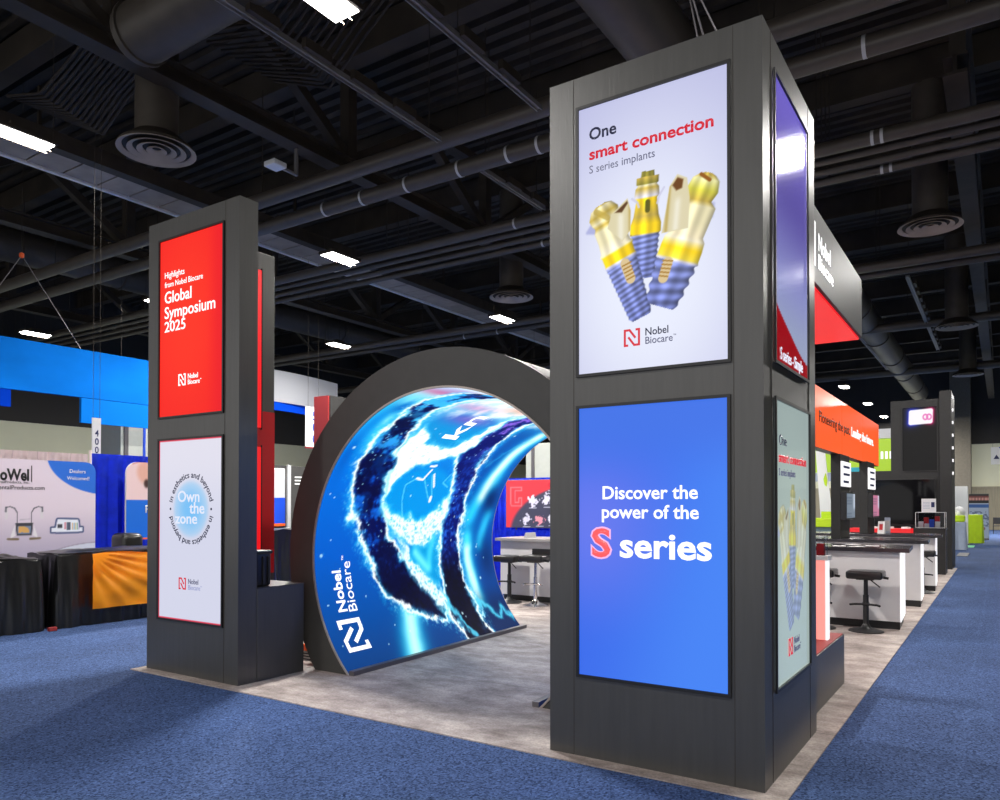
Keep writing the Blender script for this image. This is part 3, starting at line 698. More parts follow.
# bits seen in the slot between low wall and arch
t = thing('striped_box', 'small orange-topped striped box in the slot left of the arch foot', 'box', (-5.94, 5.5, 0))
MB().box(-6.05, -5.82, 5.44, 5.58, 0.008, 0.10).build('box_body', M['paper'], t)
for k in range(3): MB().box(-6.054, -5.816, 5.436, 5.584, 0.02+0.028*k, 0.033+0.028*k).build('stripe', M['black'], t)
MB().box(-6.04, -5.83, 5.45, 5.57, 0.10, 0.17, bev=0.01).build('orange_top', M['orange'], t, 'bright orange top')
# ------------------------------------------------------------------ the LED arch
CX, CZ, RI, RO, Y0, Y1 = -4.090, 1.108, 1.512, 1.855, 5.20, 8.46
ARC = thing('video_arch', 'big charcoal arch lined with a curved blue video wall', 'arch', (CX, 6.8, 0))
ti = math.asin(-CZ/RI); to = math.asin(-CZ/RO)
m = MB(); NA = 96
def ringpt(r, a, y): return (CX-r*math.cos(a)-0.036*(y-Y0), y, CZ+r*math.sin(a))
vi = [[], []]; vo = [[], []]
for i in range(NA+1):
    ai = ti+(PI-2*ti)*i/NA; ao = to+(PI-2*to)*i/NA
    for k, y in enumerate((Y0, Y1)):
        vi[k].append(m.bm.verts.new(ringpt(RI, ai, y))); vo[k].append(m.bm.verts.new(ringpt(RO, ao, y)))
for i in range(NA):
    for k in (0, 1): m.bm.faces.new((vi[k][i], vi[k][i+1], vo[k][i+1], vo[k][i]))
    m.bm.faces.new((vi[0][i], vi[0][i+1], vi[1][i+1], vi[1][i])); m.bm.faces.new((vo[0][i], vo[0][i+1], vo[1][i+1], vo[1][i]))
for i in (0, NA): m.bm.faces.new((vi[0][i], vo[0][i], vo[1][i], vi[1][i]))
m.build('arch_shell', M['ring'], ARC, smooth=30)
# pale edge trims
for y0, y1 in ((Y0-0.012, Y0+0.004), (Y1-0.004, Y1+0.012)):
    m = MB()
    for i in range(NA):
        a, b = ti+(PI-2*ti)*i/NA, ti+(PI-2*ti)*(i+1)/NA
        q = [m.bm.verts.new(ringpt(r, aa, yy)) for r in (RI-0.004, RI+0.012) for aa in (a, b) for yy in (y0, y1)]
        for fc in ((0, 2, 3, 1), (4, 5, 7, 6), (0, 4, 6, 2), (1, 3, 7, 5)): m.bm.faces.new([q[k] for k in fc])
    bmesh.ops.remove_doubles(m.bm, verts=m.bm.verts[:], dist=1e-5)
    m.build('edge_trim', M['trimline'], ARC)
for sx in (-1, 1):
    xb = CX+sx*math.sqrt(RI*RI-CZ*CZ)
    m = MB(); k_ = 0.036*(Y1-Y0)
    m.prism([(xb, Y0-0.01), (xb-sx*0.06, Y0-0.01), (xb-sx*0.06-k_, Y1+0.01), (xb-k_, Y1+0.01)], lambda u, v, w: (u, v, w), 0.008, 0.05)
    m.build('base_rail', M['rail'], ARC)
# picture on the video wall: (angle in degrees up the left side from the horizontal, metres in from the front edge)
K = PI/180*RI
P = lambda L: [(a*K, y) for a, y in L]
D1 = P([(104, .50), (93, .36), (85.6, .369), (77.1, .325), (62.4, .324), (48.2, .353), (36.1, .356), (25.2, .367), (19.1, .402), (15, .506), (9, .584), (.8, .723), (-9.6, .886), (-19.6, 1.035), (-23.3, 1.207), (-27.7, 1.491), (-32.5, 1.683), (-34.6, 1.888), (-26.7, 1.971), (-16.4, 1.72), (-6.9, 1.458), (2, 1.23), (9.3, 1.109), (16.1, 1.0), (23.4, .894), (30.1, .868), (37.1, .876), (44.4, .763), (54.4, .73), (65.8, .678), (78, .70), (104, .9)])
D2 = P([(112, 1.9), (88, 2.02), (79.6, 2.05), (74.1, 1.935), (62.9, 2.0), (54.6, 1.904), (47.6, 1.80), (36.6, 1.941), (26.5, 2.12), (19.1, 2.072), (9.7, 2.074), (-1.7, 2.083), (-10.7, 2.069), (-24.6, 2.0), (-34.5, 2.02), (-50, 2.05), (-50, 2.60), (-41.1, 2.54), (-29.4, 2.582), (-16.7, 2.509), (-7.1, 2.475), (7, 2.475), (19.1, 2.481), (32, 2.487), (46.4, 2.41), (60.5, 2.40), (76, 2.44), (92, 2.6), (112, 2.5)])
W1 = P([(34.7, .872), (42, .814), (50.3, .80), (58, .84), (50.5, 1.1), (48.8, 1.41), (53.9, 1.732), (66.5, 1.902), (76, 1.93), (66, 1.99), (55.4, 1.95), (46.6, 1.839), (42.0, 1.53), (38.3, 1.194), (30.3, 1.0), (23.4, .926)])
W2 = P([(19.1, .925), (14.7, 1.207), (12.2, 1.557), (14.8, 1.85), (24.4, 2.071), (21.5, 2.14), (7.4, 2.126), (2.4, 1.795), (1.7, 1.435), (6.2, 1.255)])
W3 = P([(3.8, 1.30), (-6, 1.604), (-14.8, 1.85), (-24.6, 2.0), (-29.3, 1.985), (-26.9, 1.85), (-19.1, 1.66), (-11, 1.46)])
def led_img(A, Yv):
    s = A*RI; a = A*180/PI
    n1 = fbm(s*7, Yv*7, 5); n2 = fbm(s*22+50, Yv*22, 4); n3 = fbm(s*2.2+9, Yv*2.2+4, 3); n4 = fbm(s*45+7, Yv*45+3, 2)
    nb = fbm(s*3+5, Yv*3+77, 3); ws = s+(n1-0.5)*0.17+(nb-.5)*.12; wy = Yv+(fbm(s*7+99, Yv*7+13, 5)-0.5)*0.17+(fbm(s*3+61, Yv*3+23, 3)-.5)*.12
    keys = [-50, -25, 0, 30, 50, 68, 82, 100, 130, 160, 190, 230]
    cols = np.array([(0, 64, 124), (0, 82, 160), (0, 96, 196), (0, 112, 214), (30, 150, 228), (60, 186, 232), (170, 228, 240), (214, 232, 244), (120, 150, 220), (20, 90, 190), (10, 70, 160), (0, 60, 130)], float)
    img = np.stack([np.interp(a, keys, cols[:, k]) for k in range(3)], -1)
    img = over(img, (0, 84, 170), sm(2.35, 2.6, Yv)*sm(85, 60, a)*0.9)
    img = over(img, (0, 60, 120), sm(2.4, 3.0, Yv)*sm(-5, -35, a)*0.7)
    # blotches near the front edge
    for (ca, cy, ra, ry, c, al) in ((69, .17, 5, .10, (0, 96, 190), .9), (58, .10, 8, .07, (0, 120, 215), .5), (52, .27, 7, .10, (60, 210, 240), .8), (75, .12, 6, .06, (130, 226, 244), .7), (40, .08, 10, .08, (0, 90, 190), .7), (60, .22, 4, .05, (150, 240, 250), .6), (86, .30, 4, .5, (204, 96, 140), .75), (92, .35, 6, .35, (150, 80, 170), .5)):
        img = over(img, c, np.exp(-(((a-ca)/ra)**2+((Yv-cy)/ry)**2))*al)
    # soft cyan beams
    def beam(p, q, w, c=(70, 224, 255), al=0.95):
        nonlocal img
        d = seg_d(s, Yv+(n3-0.5)*0.10, (p[0]*K, p[1]), (q[0]*K, q[1]))
        img = over(img, c, np.exp(-(d/w)**2)*al)
    beam((-52, 0.95), (-25, 1.34), .17); beam((-50, 1.0), (-29, 1.28), .11, (190, 252, 255), 1.0)
    beam((64, 3.10), (33, 2.90), .15, (70, 220, 255)); beam((33, 2.90), (13, 2.64), .15, (50, 205, 250)); beam((64, 3.08), (24, 2.80), .10, (222, 254, 255), 1.0)
    beam((3, 2.66), (-28, 2.70), .13); beam((-3, 2.66), (-26, 2.70), .085, (206, 252, 255), 1.0); beam((14, 3.08), (0, 2.96), .10, (60, 205, 250), .9)
    img = over(img, (0, 40, 84), sm(-18, -36, a)*sm(2.3, 2.6, Yv)*.75); img = over(img, (0, 50, 104), np.exp(-(((a+8)/10)**2+((Yv-3.1)/.2)**2))*.8)
    img = over(img, (0, 46, 100), np.exp(-(((a-22)/7)**2+((Yv-3.05)/.16)**2))*0.85)
    # clear cyan windows inside the loop
    for (ca, cy, ra, ry, c) in ((21, 1.52, 17, .62, (0, 150, 226)), (60, 1.42, 12, .62, (24, 150, 216)), (-6, 1.82, 13, .36, (10, 150, 214))):
        img = over(img, c, sm(1.12, 0.85, np.hypot((a-ca)/ra, (Yv-cy)/ry)))
    beam((-2, 1.62), (-9, 1.80), .07, (120, 236, 255), .9); beam((4, 1.95), (-8, 1.84), .06, (90, 226, 250), .7)
    img = over(img, (136, 92, 190), np.exp(-(((a-68)/5)**2+((Yv-1.35)/.5)**2))*0.75)
    # haze over the top
    top = sm(66, 80, a+(n1-0.5)*14)*sm(108, 92, a)*sm(0.28, 0.6, Yv+(n1-.5)*.4)
    img = over(img, (236, 244, 250), top*(0.35+0.65*sm(0.35, 0.62, n1)))
    img = over(img, (240, 176, 150), np.exp(-(((a-84)/5)**2+((Yv-1.75)/.3)**2))*0.7)
    img = over(img, (190, 110, 180), np.exp(-(((a-78)/4)**2+((Yv-1.05)/.35)**2))*0.5)
    # dark rocky limbs
    for k, (poly, c0, c1, c2) in enumerate(((D1, (4, 20, 84), (16, 84, 190), (8, 10, 44)), (D2, (8, 26, 110), (40, 90, 200), (10, 10, 38)))):
        d = poly_sdf(ws, wy, poly); dr = d+(n2-.5)*.05
        ins = sm(0.012, -0.012, d)
        nn = .55*n2+.45*n1; tex = np.array(c0, float)*(1-sm(.42, .66, nn)[..., None])+np.array(c1, float)*sm(.42, .66, nn)[..., None]
        low = sm(4, -16, a)
        tex = tex*(1-low[..., None])+(np.array(c2, float)*(0.7+0.8*n2[..., None]))*low[..., None]
        if k == 0:
            tex = over(tex, (24, 110, 214), sm(-12, 25, a)*sm(.50, .66, n1)*.75); tex = over(tex, (70, 190, 246), sm(30, 60, a)*sm(.40, .58, n1)*0.9)
            tex = over(tex, (4, 14, 60), sm(.42, .62, fbm(s*6+3, Yv*6+8, 3))*sm(75, 60, a)*0.7)
        else: tex = over(tex, (150, 110, 224), sm(40, 64, a)*sm(.42, .62, n1)*0.9); tex = over(tex, (10, 20, 100), sm(.45, .6, n2)*sm(20, 50, a)*.7)
        img = over(img, tex, ins)
        spk = sm(.80, .88, n4)*ins*sm(-6, 10, a); img = over(img, (170, 226, 255), spk*0.8)
        rim = np.exp(-(dr/0.06)**2)*sm(.34, .52, n1); img = over(img, (70, 205, 250), rim*.9)
        rim = np.exp(-(dr/0.028)**2)*sm(.16, .38, n2); img = over(img, (244, 254, 255), rim)
        halo = np.exp(-np.maximum(dr, 0)/0.06)*sm(.55, .72, n4)*(dr > 0)*(dr < .15); img = over(img, (230, 252, 255), halo*.8)
    for w_, al in ((W1, 1.0), (W2, .92), (W3, .85)):
        d = poly_sdf(ws, wy, w_)
        img = over(img, (120, 226, 252), sm(.07, -.01, d)*.7*al)
        core = sm(.02, -.02, d)*al*(1.0 if w_ is W1 else sm(.22, .44, n2)); img = over(img, (248, 254, 255), core)
        img = over(img, (60, 180, 240), sm(.005, -.02, d)*sm(.58, .72, n2)*(.55 if w_ is not W1 else .25))
    # scattered droplets and bokeh
    rr = np.random.RandomState(11)
    for i in range(70):
        ca, cy, r = rr.uniform(-44, 95), rr.uniform(.05, 3.1), rr.choice([.008, .010, .013, .018])
        img = over(img, (220, 250, 255), sm(r*1.4, r*.5, np.hypot(s-ca*K, Yv-cy))*.8)
    img = over(img, (250, 254, 255), sm(.040, .026, np.hypot((s-22*K)*.72, (Yv-1.735)*1.25)))
    for pl in ([(21, 1.227), (28.3, 1.19), (31.6, 1.338)], [(33, 1.45), (22.4, 1.69)], [(33.4, 1.59), (24, 1.74)], [(36.7, 1.979), (30, 1.86), (28, 1.99)], [(14, 1.3), (20, 1.24)]):
        img = over(img, (110, 214, 250), sm(.012, .005, path_d(s, Yv, P(pl)))*.8)
    for pl in ([(31.6, 1.338), (31.2, 1.46), (36.2, 1.53)], [(34.0, 1.62), (28.0, 1.72)], [(38, 1.47), (38.4, 1.57)]):
        img = over(img, (246, 254, 255), sm(.020, .010, path_d(s, Yv, P(pl))))
    img = over(img, img*1.12-14, np.ones(s.shape))
    for pl in ([(62, 3.02), (42, 2.58)], [(-27, 2.60), (-38, 3.0), (-33, 3.1), (-41, 3.2)], [(-24.6, 2.02), (-44, 2.21)]):
        wob = path_d(ws, wy, P(pl)); img = over(img, (90, 216, 250), np.exp(-(wob/.035)**2)*(.35 if pl[0][0] > 0 else .9))
    return img
UA, VY = np.meshgrid(np.linspace(ti+0.004, PI-ti-0.004, 560), np.linspace(0.004, Y1-Y0-0.004, 230))
led = grid_mesh('video_wall', lambda a, y: ringpt(RI-0.006, a, Y0+y), UA, VY, led_img(UA, VY), M['led'], ARC, 'curved video wall showing blue splashing water')
def arcmap(a0, y0):
    """text frame on the inner wall: reading direction climbs the arc, letter tops point to the front edge"""
    def g(x, y, z=0.0):
        a = math.radians(a0)+x/RI
        return Vector(ringpt(RI-0.012-z, a, Y0+y0-y))
    return g
g = arcmap(-22.2, 0.345)
text(led, 'Nobel', g, 0, 0, 0.122, 0.42, M['t_white'], bold=0.03)
g = arcmap(-22.6, 0.49)
text(led, 'Biocare', g, 0, 0, 0.122, 0.515, M['t_white'])
text(led, '\u2122', g, 0.53, 0.08, 0.04, 0.045, M['t_white'], name='trade_mark')
emblem(led, arcmap(-38.3, 0.47), 0, 0, 0.34, 0.31, M['t_white'], st=0.045)
text(led, 'kn', arcmap(54.0, 1.52), 0, 0, 0.26, 0.50, M['t_white'], bold=0.02)
# ------------------------------------------------------------------ right side of the booth
t = thing('plinth', 'low dark plinth running back from the big tower', 'plinth', (-1.75, 6.6, 0))
MB().box(-2.19, -1.20, 5.745, 7.43, 0.008, 0.445, bev=0.005).build('plinth_body', M['lam'], t)
MB().box(-2.18, -1.21, 5.755, 7.42, 0.445, 0.450).build('plinth_top', M['redmat'], t)
t = thing('display_pedestal', 'glowing coral pedestal standing on the dark plinth', 'pedestal', (-1.58, 7.13, 0.45))
MB().box(-1.82, -1.274, 6.98, 7.07, 0.45, 1.13).build('lit_body', M['pinklit'], t)
MB().box(-1.274, -1.258, 6.975, 7.075, 0.45, 1.13).build('lit_edge', M['edgelit'], t)
MB().box(-1.83, -1.25, 6.965, 7.135, 1.13, 1.17, bev=0.003).build('top', M['whitep'], t)
t = thing('acrylic_case', 'clear acrylic case of red items on the coral pedestal', 'display case', (-1.58, 7.13, 1.17))
m = MB()
for (a, b, c, d) in ((-1.80, -1.28, 6.98, 6.986), (-1.80, -1.28, 7.114, 7.12), (-1.80, -1.794, 6.986, 7.114), (-1.286, -1.28, 6.986, 7.114)): m.box(a, b, c, d, 1.17, 1.33)
m.box(-1.80, -1.28, 6.98, 7.12, 1.33, 1.336)
m.build('case', M['acrylic'], t)
for k in range(5):
    xk = -1.73+0.094*k
    o = MB().box(xk, xk+0.06, 7.02, 7.08, 1.171, 1.27, bev=0.006).build('product_box', M['p_red'] if k % 2 == 0 else M['whitep'], loc=(xk+0.03, 7.11, 1.171))
    tag(o, ('white' if k % 2 else 'red')+' product box in the acrylic case, '+('left end', 'second from left', 'middle one', 'second from right', 'right end')[k], 'box', 'product boxes in the acrylic case')
# fascia over the plinth
t = thing('hanging_fascia', 'grey overhead fascia with white lettering and red underside', 'sign', (-1.75, 7.2, 3.31))
MB().box(-2.45, -1.20, 5.745, 8.56, 3.32, 3.915, bev=0.004, seg=1).build('fascia_body', M['hdr'], t)
MB().box(-2.40, -1.225, 5.76, 8.53, 3.30, 3.32).build('soffit', M['redlit'], t, 'red glowing underside')
f = flat((-1.20, 0, 0), (0, 1, 0), (0, 0, 1))
text(t, 'Nobel', f, 6.337, 3.60, 0.135, 0.50, M['t_white'], bold=0.02)
text(t, 'Biocare', f, 6.335, 3.455, 0.118, 0.62, M['t_white'])
emblem(t, f, 5.86, 3.45, 0.36, 0.33, M['t_white'], st=0.045)
# counters
def counter(y0, x0, xe, label, depth=0.92):
    t = thing('counter', label, 'counter', (-2.4, y0+depth/2, 0), 'white demonstration counters')
    g = lambda u, v, w: (u, v, w); y1 = y0+depth
    MB().prism([(x0, y0), (xe-0.012, y0), (xe-0.052, y1), (x0, y1)], g, 0.11, 1.0).build('body', M['white'], t)
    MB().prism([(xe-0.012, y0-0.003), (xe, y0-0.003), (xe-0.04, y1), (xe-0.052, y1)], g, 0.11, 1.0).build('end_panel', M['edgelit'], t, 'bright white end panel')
    MB().prism([(x0+0.05, y0+0.04), (xe-0.02, y0+0.04), (xe-0.06, y1-0.04), (x0+0.05, y1-0.04)], g, 0.008, 0.11).build('kick_plinth', M['black'], t)
    MB().prism([(x0-0.05, y0-0.06), (xe+0.10, y0-0.06), (xe+0.05, y1+0.05), (x0-0.05, y1+0.05)], g, 1.0, 1.05).build('worktop', M['ctop'], t)
    return t
counter(10.95, -3.7, -1.095, 'white counter with dark top nearest on the right, stools before it')
counter(13.60, -3.7, -1.073, 'white counter with dark top, second back on the right')
counter(16.25, -3.7, -1.045, 'white counter with dark top, third back on the right')
def make_stool(name, label, x, y, base_mat, col_mat, seat=0.77, group=None):
    t = thing(name, label, 'stool', (x, y, 0.008), group)
    z = 0.008
    MB().lathe([(0, 0), (0.205, 0), (0.205, 0.012), (0.14, 0.03), (0.06, 0.055), (0.034, 0.10), (0.0, 0.10)], (x, y, z), 36).build('base', base_mat, t, smooth=50)
    m = MB().cyl((x, y, z+0.09), (x, y, z+0.46), 0.034, 20); m.cyl((x, y, z+0.46), (x, y, z+seat-0.1), 0.026, 20); m.build('column', col_mat, t, smooth=40)
    m = MB(); m.tube([(x-0.17, y-0.10, z+0.34), (x-0.13, y-0.045, z+0.342), (x-0.05, y-0.034, z+0.345), (x+0.05, y-0.034, z+0.345), (x+0.13, y-0.045, z+0.342), (x+0.17, y-0.10, z+0.34)], 0.014, 10); m.cyl((x, y, z+0.325), (x, y, z+0.365), 0.042, 20)
    m.build('footrest', col_mat, t, smooth=50)
    MB().box(x-0.21, x+0.21, y-0.19, y+0.19, z+seat-0.10, z+seat, bev=0.028, seg=4).build('seat', M['pillow'], t, smooth=50)
    MB().box(x-0.10, x+0.10, y-0.10, y+0.10, z+seat-0.115, z+seat-0.095).build('seat_plate', M['black'], t)
    MB().bar((x+0.19, y-0.05, z+seat-0.075), (x+0.265, y-0.05, z+seat-0.085), 0.03, 0.03).build('seat_tab', M['black'], t)
    MB().tube([(x+0.06, y-0.04, z+seat-0.115), (x+0.17, y-0.06, z+seat-0.20)], 0.008, 8).build('lever', M['black'], t, smooth=50)
    return t
st0 = make_stool('bar_stool', 'black bar stool before the nearest white counter, fully visible', -1.46, 10.62, M['black'], M['black'])
def stool_at(x, y, label, group=None):
    c = copy_tree(st0); c.location = (x, y, 0.008); c['label'] = label
    if group: c['group'] = group
    return c
stool_at(-2.02, 10.62, 'black bar stool half hidden by the coral pedestal')
stool_at(-1.24, 15.85, 'black bar stool before the third white counter')
# posts with signs and monitors on counters two and three
def sign_post(y, dx, label, mon):
    bx = lambda a, b, *r, **k: MB().box(a+dx, b+dx, *r, **k)
    t = thing('sign_post', label, 'post', (-2.35, y+0.5, 1.05), 'posts on the counters')
    bx(-2.44, -2.29, y+0.04, y+0.94, 1.051, 2.46, bev=0.004, seg=1).build('post_body', M['lamdark'], t)
    bx(-2.29, -2.262, y+0.06, y+0.92, 1.92, 2.34, bev=0.004).build('sign_panel', M['edgelit'], t, 'white lit sign')
    f = flat((-2.262+dx, 0, 0), (0, 1, 0), (0, 0, 1))
    for k, (wd_, s) in enumerate(((0.60, 'Step into'), (0.62, 'the digital'), (0.52, 'workflow'))):
        strokes(t, [[(y+0.14, 2.25-0.125*k), (y+0.14+wd_, 2.25-0.125*k)]], 0.04, f, M['p_navy'], name='text_line')
    bx(-2.29, -2.20, y+0.04, y+0.92, 1.36, 1.83, bev=0.006).build('monitor', M['black'], t)
    X, Y = canvas(0.82, 0.41, 30, 18)
    img = full(X, mon); img = over(img, (210, 220, 236), sm(.55, .75, X)*sm(.1, .2, Y)*.8); img = over(img, (60, 70, 90), (np.abs(np.sin(Y*60)) > .93)*.4*(X < .5))
    grid_mesh('monitor_screen', flat((-2.20+dx, y+0.07, 1.39), (0, 1, 0), (0, 0, 1), 0.003), X, Y, img, M['lcd'], t)
    return t
sign_post(13.62, 0.037, 'dark post with white sign and grey monitor on the second counter', (120, 132, 146))
sign_post(16.27, 0.09, 'dark post with white sign and pink monitor on the third counter', (196, 120, 150))
# orange lit banner over the posts
t = thing('overhead_banner', 'orange lit overhead banner with black and white lettering', 'banner', (-2.3, 15.2, 2.46))
MB().box(-2.45, -2.305, 11.75, 18.65, 2.46, 3.38, bev=0.004, seg=1).build('banner_box', M['lam'], t)
for k in range(3):
    a = 11.76+2.30*k
    MB().box(-2.305, -2.29, a, a+2.285, 2.47, 3.375).build('lit_panel', M['orangelit'], t)
f = flat((-2.29, 0, 0), (0, 1, 0), (0, 0, 1))
text(t, 'Pioneering the past.', f, 12.10, 2.86, 0.165, 2.75, M['p_black'], bold=0.02)
text(t, 'Leading the future.', f, 15.02, 2.86, 0.165, 2.78, M['t_white'], bold=0.03)
# papers and tablets lying on the counters
for k, (x, y, rz) in enumerate(((-1.86, 11.15, .2), (-1.62, 11.05, -.4), (-1.75, 11.5, .7), (-1.45, 11.15, .1))):
    o = MB().box(-0.08, 0.08, -0.11, 0.11, 0.0, 0.004).build('brochure', M['paper'], loc=(0, 0, 0)); o.location = (x, y, 1.051+0.0045*k); o.rotation_euler = (0, 0, rz)
    tag(o, ['pale brochure at the left on the nearest counter', 'pale brochure lying askew in the middle of the nearest counter', 'pale brochure farthest back on the nearest counter', 'pale brochure rightmost on the nearest counter'][k], 'brochure', 'brochures on the nearest counter')
def leaflet_stand(x, y, z, label):
    t = thing('leaflet_stand', label, 'stand', (x, y, z))
    m = MB(); m.prism([(y-0.10, z), (y+0.03, z+0.24), (y+0.045, z+0.24), (y+0.09, z)], lambda u, v, w: (w, u, v), x-0.06, x+0.06); m.build('wedge', M['whitep'], t)
    MB().bar((x, y-0.07, z+0.075), (x, y-0.01, z+0.185), 0.06, 0.006).build('picture', M['p_red'], t)
    return t
leaflet_stand(-2.0, 16.6, 1.051, 'white wedge leaflet stand on the third counter beside the post')
t = thing('photo_card', 'small reddish photo card standing behind the leaflet stand', 'card', (-1.82, 16.95, 1.051))
MB().box(-1.98, -1.88, 16.93, 16.96, 1.051, 1.36).build('card', M['greycloth'], t)
MB().box(-1.97, -1.89, 16.925, 16.931, 1.09, 1.30).build('picture', M['paper'], t)
# red-topped bench behind counter three
t = thing('display_bench', 'low bench with a bright red top in front of the black wall', 'bench', (-2.35, 20.1, 0))
MB().box(-3.05, -1.80, 19.9, 20.4, 0.008, 0.94).build('bench_body', M['lam'], t)
MB().box(-3.08, -1.78, 19.86, 20.43, 0.94, 1.06, bev=0.004).build('bench_top', M['redlit'], t, 'bright red top')
MB().box(-3.08, -2.98, 19.86, 19.9, 0.35, 0.94).build('bench_leg', M['redlit'], t)
for k, x in enumerate((-2.55, -2.25, -1.9)):
    o = MB().cyl((x, 20.1, 1.06), (x, 20.1, 1.10), 0.10, 16).build('product_dish', M['whitep'], loc=(x, 20.1, 1.06))
    tag(o, 'small white dish on the red bench, '+('left one', 'middle one', 'right one')[k], 'dish', 'dishes on the red bench')
# far tower of the booth
TC = thing('display_tower', 'far charcoal display tower with a glowing pink and white clip', 'tower', (-1.75, 22.8, 0))
MB().box(-2.43, -1.33, 22.1, 23.5, 0, 4.30, bev=0.004, seg=1).build('tower_body', M['lamdark'], TC)
MB().box(-1.33, -1.07, 22.05, 23.55, 0, 4.48, bev=0.004, seg=1).build('side_pier', M['lamdark'], TC)
MB().box(-3.7, -2.43, 22.1, 22.4, 0, 2.50, bev=0.004, seg=1).build('low_panel', M['lamdark'], TC)
f = flat((-2.16, 22.1, 2.49), (1, 0, 0), (0, 0, 1))
def clip_img(X, Y):
    img = full(X, (14, 14, 15))
    d = poly_sdf(X, Y, [(.19, 1.22), (.63, 1.24), (.64, 1.52), (.20, 1.50)])-.05
    img = over(img, (40, 60, 220), np.exp(-np.maximum(d, 0)/.055)*sm(.55, .2, X)); img = over(img, (230, 20, 120), np.exp(-np.maximum(d, 0)/.035)*sm(.40, .68, X))
    img = over(img, (255, 250, 255), sm(.012, -.012, d))
    for cx in (.52, .60): img = over(img, (236, 120, 190), sm(.015, .0, np.abs(np.hypot(X-cx, (Y-1.36)*.8)-.05)-.01)*.9)
    return img
screen(TC, f, 0.77, 1.62, clip_img, M['lcd'], 70, 140, 'dark screen with a glowing white and pink clip')
for k in range(7):
    zz = 4.3-0.32*k
    MB().box(-1.07, -1.04, 22.3, 22.38, zz, zz+0.07).build('bulb', M['edgelit'], TC)
t = thing('television', 'large switched-off television on the black wall under the far tower', 'television', (-2.1, 22.04, 1.1))
MB().box(-2.82, -1.42, 22.02, 22.095, 1.08, 2.28, bev=0.008).build('casing', M['black'], t)
MB().box(-2.80, -1.44, 22.012, 22.022, 1.11, 2.26).build('glass', M['blackgloss'], t)
# cabinet with an acrylic case
t = thing('cabinet', 'narrow black cabinet standing before the far tower', 'cabinet', (-1.42, 20.6, 0))
MB().box(-1.74, -1.115, 20.25, 20.95, 0.008, 1.05, bev=0.005).build('body', M['lamdark'], t)
MB().box(-1.75, -1.105, 20.24, 20.96, 1.05, 1.075).build('top', M['ctop'], t)
MB().box(-1.12, -1.108, 20.26, 20.28, 0.02, 1.05).build('edge_strip', M['rail'], t)
t = thing('acrylic_case', 'clear acrylic case of samples on the narrow black cabinet', 'display case', (-1.42, 20.6, 1.075))
m = MB()
for (a, b, c, d) in ((-1.72, -1.13, 20.3, 20.306), (-1.72, -1.13, 20.894, 20.9), (-1.72, -1.714, 20.306, 20.894), (-1.136, -1.13, 20.306, 20.894)): m.box(a, b, c, d, 1.076, 1.43)
m.box(-1.72, -1.13, 20.3, 20.9, 1.43, 1.436); m.build('case', M['acrylic'], t)
m = MB()
for a in (-1.72, -1.13):
    for c in (20.3, 20.9): m.box(a-.006, a+.006, c-.006, c+.006, 1.076, 1.44)
for c in (20.3, 20.9):
    for q in (1.08, 1.436): m.box(-1.72, -1.13, c-.006, c+.006, q-.002, q+.008)
m.build('case_edges', M['band'], t)
for k, (x, h, mm) in enumerate(((-1.62, .15, 'whitep'), (-1.50, .10, 'whitep'), (-1.40, .20, 'bluesign'), (-1.28, .15, 'whitep'), (-1.53, .24, 'redgloss'), (-1.30, .27, 'redgloss'))):
    yk = 20.45 if k < 4 else 20.7
    o = MB().box(x-.05, x+.05, yk-.05, yk+.05, 1.077, 1.077+h, bev=0.006).build('sample_box', M[mm], loc=(x, yk, 1.077))
    tag(o, ['white sample box leftmost in the case on the black cabinet', 'low white sample box second in the case on the black cabinet', 'blue sample box in the case on the black cabinet', 'white sample box rightmost in the case on the black cabinet', 'red sample box at the back left of the case on the black cabinet', 'red sample box at the back right of the case on the black cabinet'][k], 'box', 'sample boxes in the cabinet case')
t = thing('sign_card', 'white sign card standing on the acrylic case by the far tower', 'sign', (-1.47, 20.6, 1.437))
MB().box(-1.62, -1.32, 20.59, 20.61, 1.437, 1.76).build('card', M['whitep'], t)
MB().box(-1.42, -1.35, 20.585, 20.591, 1.56, 1.68).build('picture', M['p_navy'], t)
for k in range(5): MB().box(-1.59, -1.45, 20.586, 20.591, 1.53+0.035*k, 1.54+0.035*k).build('text_line', M['greycloth'], t)
# ------------------------------------------------------------------ beyond the booth, right
t = thing('green_header', 'lime green booth header with white letters beyond the orange banner', 'sign', (-5.0, 32, 3.0))
MB().box(-6.9, -3.45, 32.0, 32.2, 2.9, 4.12).build('panel', M['limesign'], t)
MB().box(-6.9, -3.45, 32.0, 32.2, 4.14, 4.5).build('upper_strip', M['whitep'], t); MB().box(-6.9, -3.45, 32.0, 32.2, 2.55, 2.88).build('lower_strip', M['greycloth'], t)
f = flat((-3.86, 32.0, 3.36), (1, 0, 0), (0, 0, 1))
for k in range(3): MB().prism([(0.15*k, 0), (0.15*k+.085, 0), (0.15*k+.085, .28), (0.15*k, .28)], f, 0, .01).build('letter_block', M['t_white'], t)
for q in (-6.5, -3.6): MB().cyl((q, 32.1, 0), (q, 32.1, 2.55), .03, 10).build('support_pole', M['rail'], t)
MB().box(-4.95, -4.40, 31.9, 31.99, 2.78, 3.06).build('turquoise_band', M['turq'], t)
t = thing('leaning_banner', 'tall white banner with lime motif leaning beyond the counters', 'banner', (-4.7, 26, 0))
m = MB().prism([(-5.02, 3.35), (-4.75, 3.35), (-4.40, 0.0), (-4.80, 0.0)], lambda u, v, w: (u, w, v), 26.0, 26.05); m.build('panel', M['whitep'], t)
f = flat((-4.75, 26.0, 1.9), (1, 0, 0), (0, 0, 1))
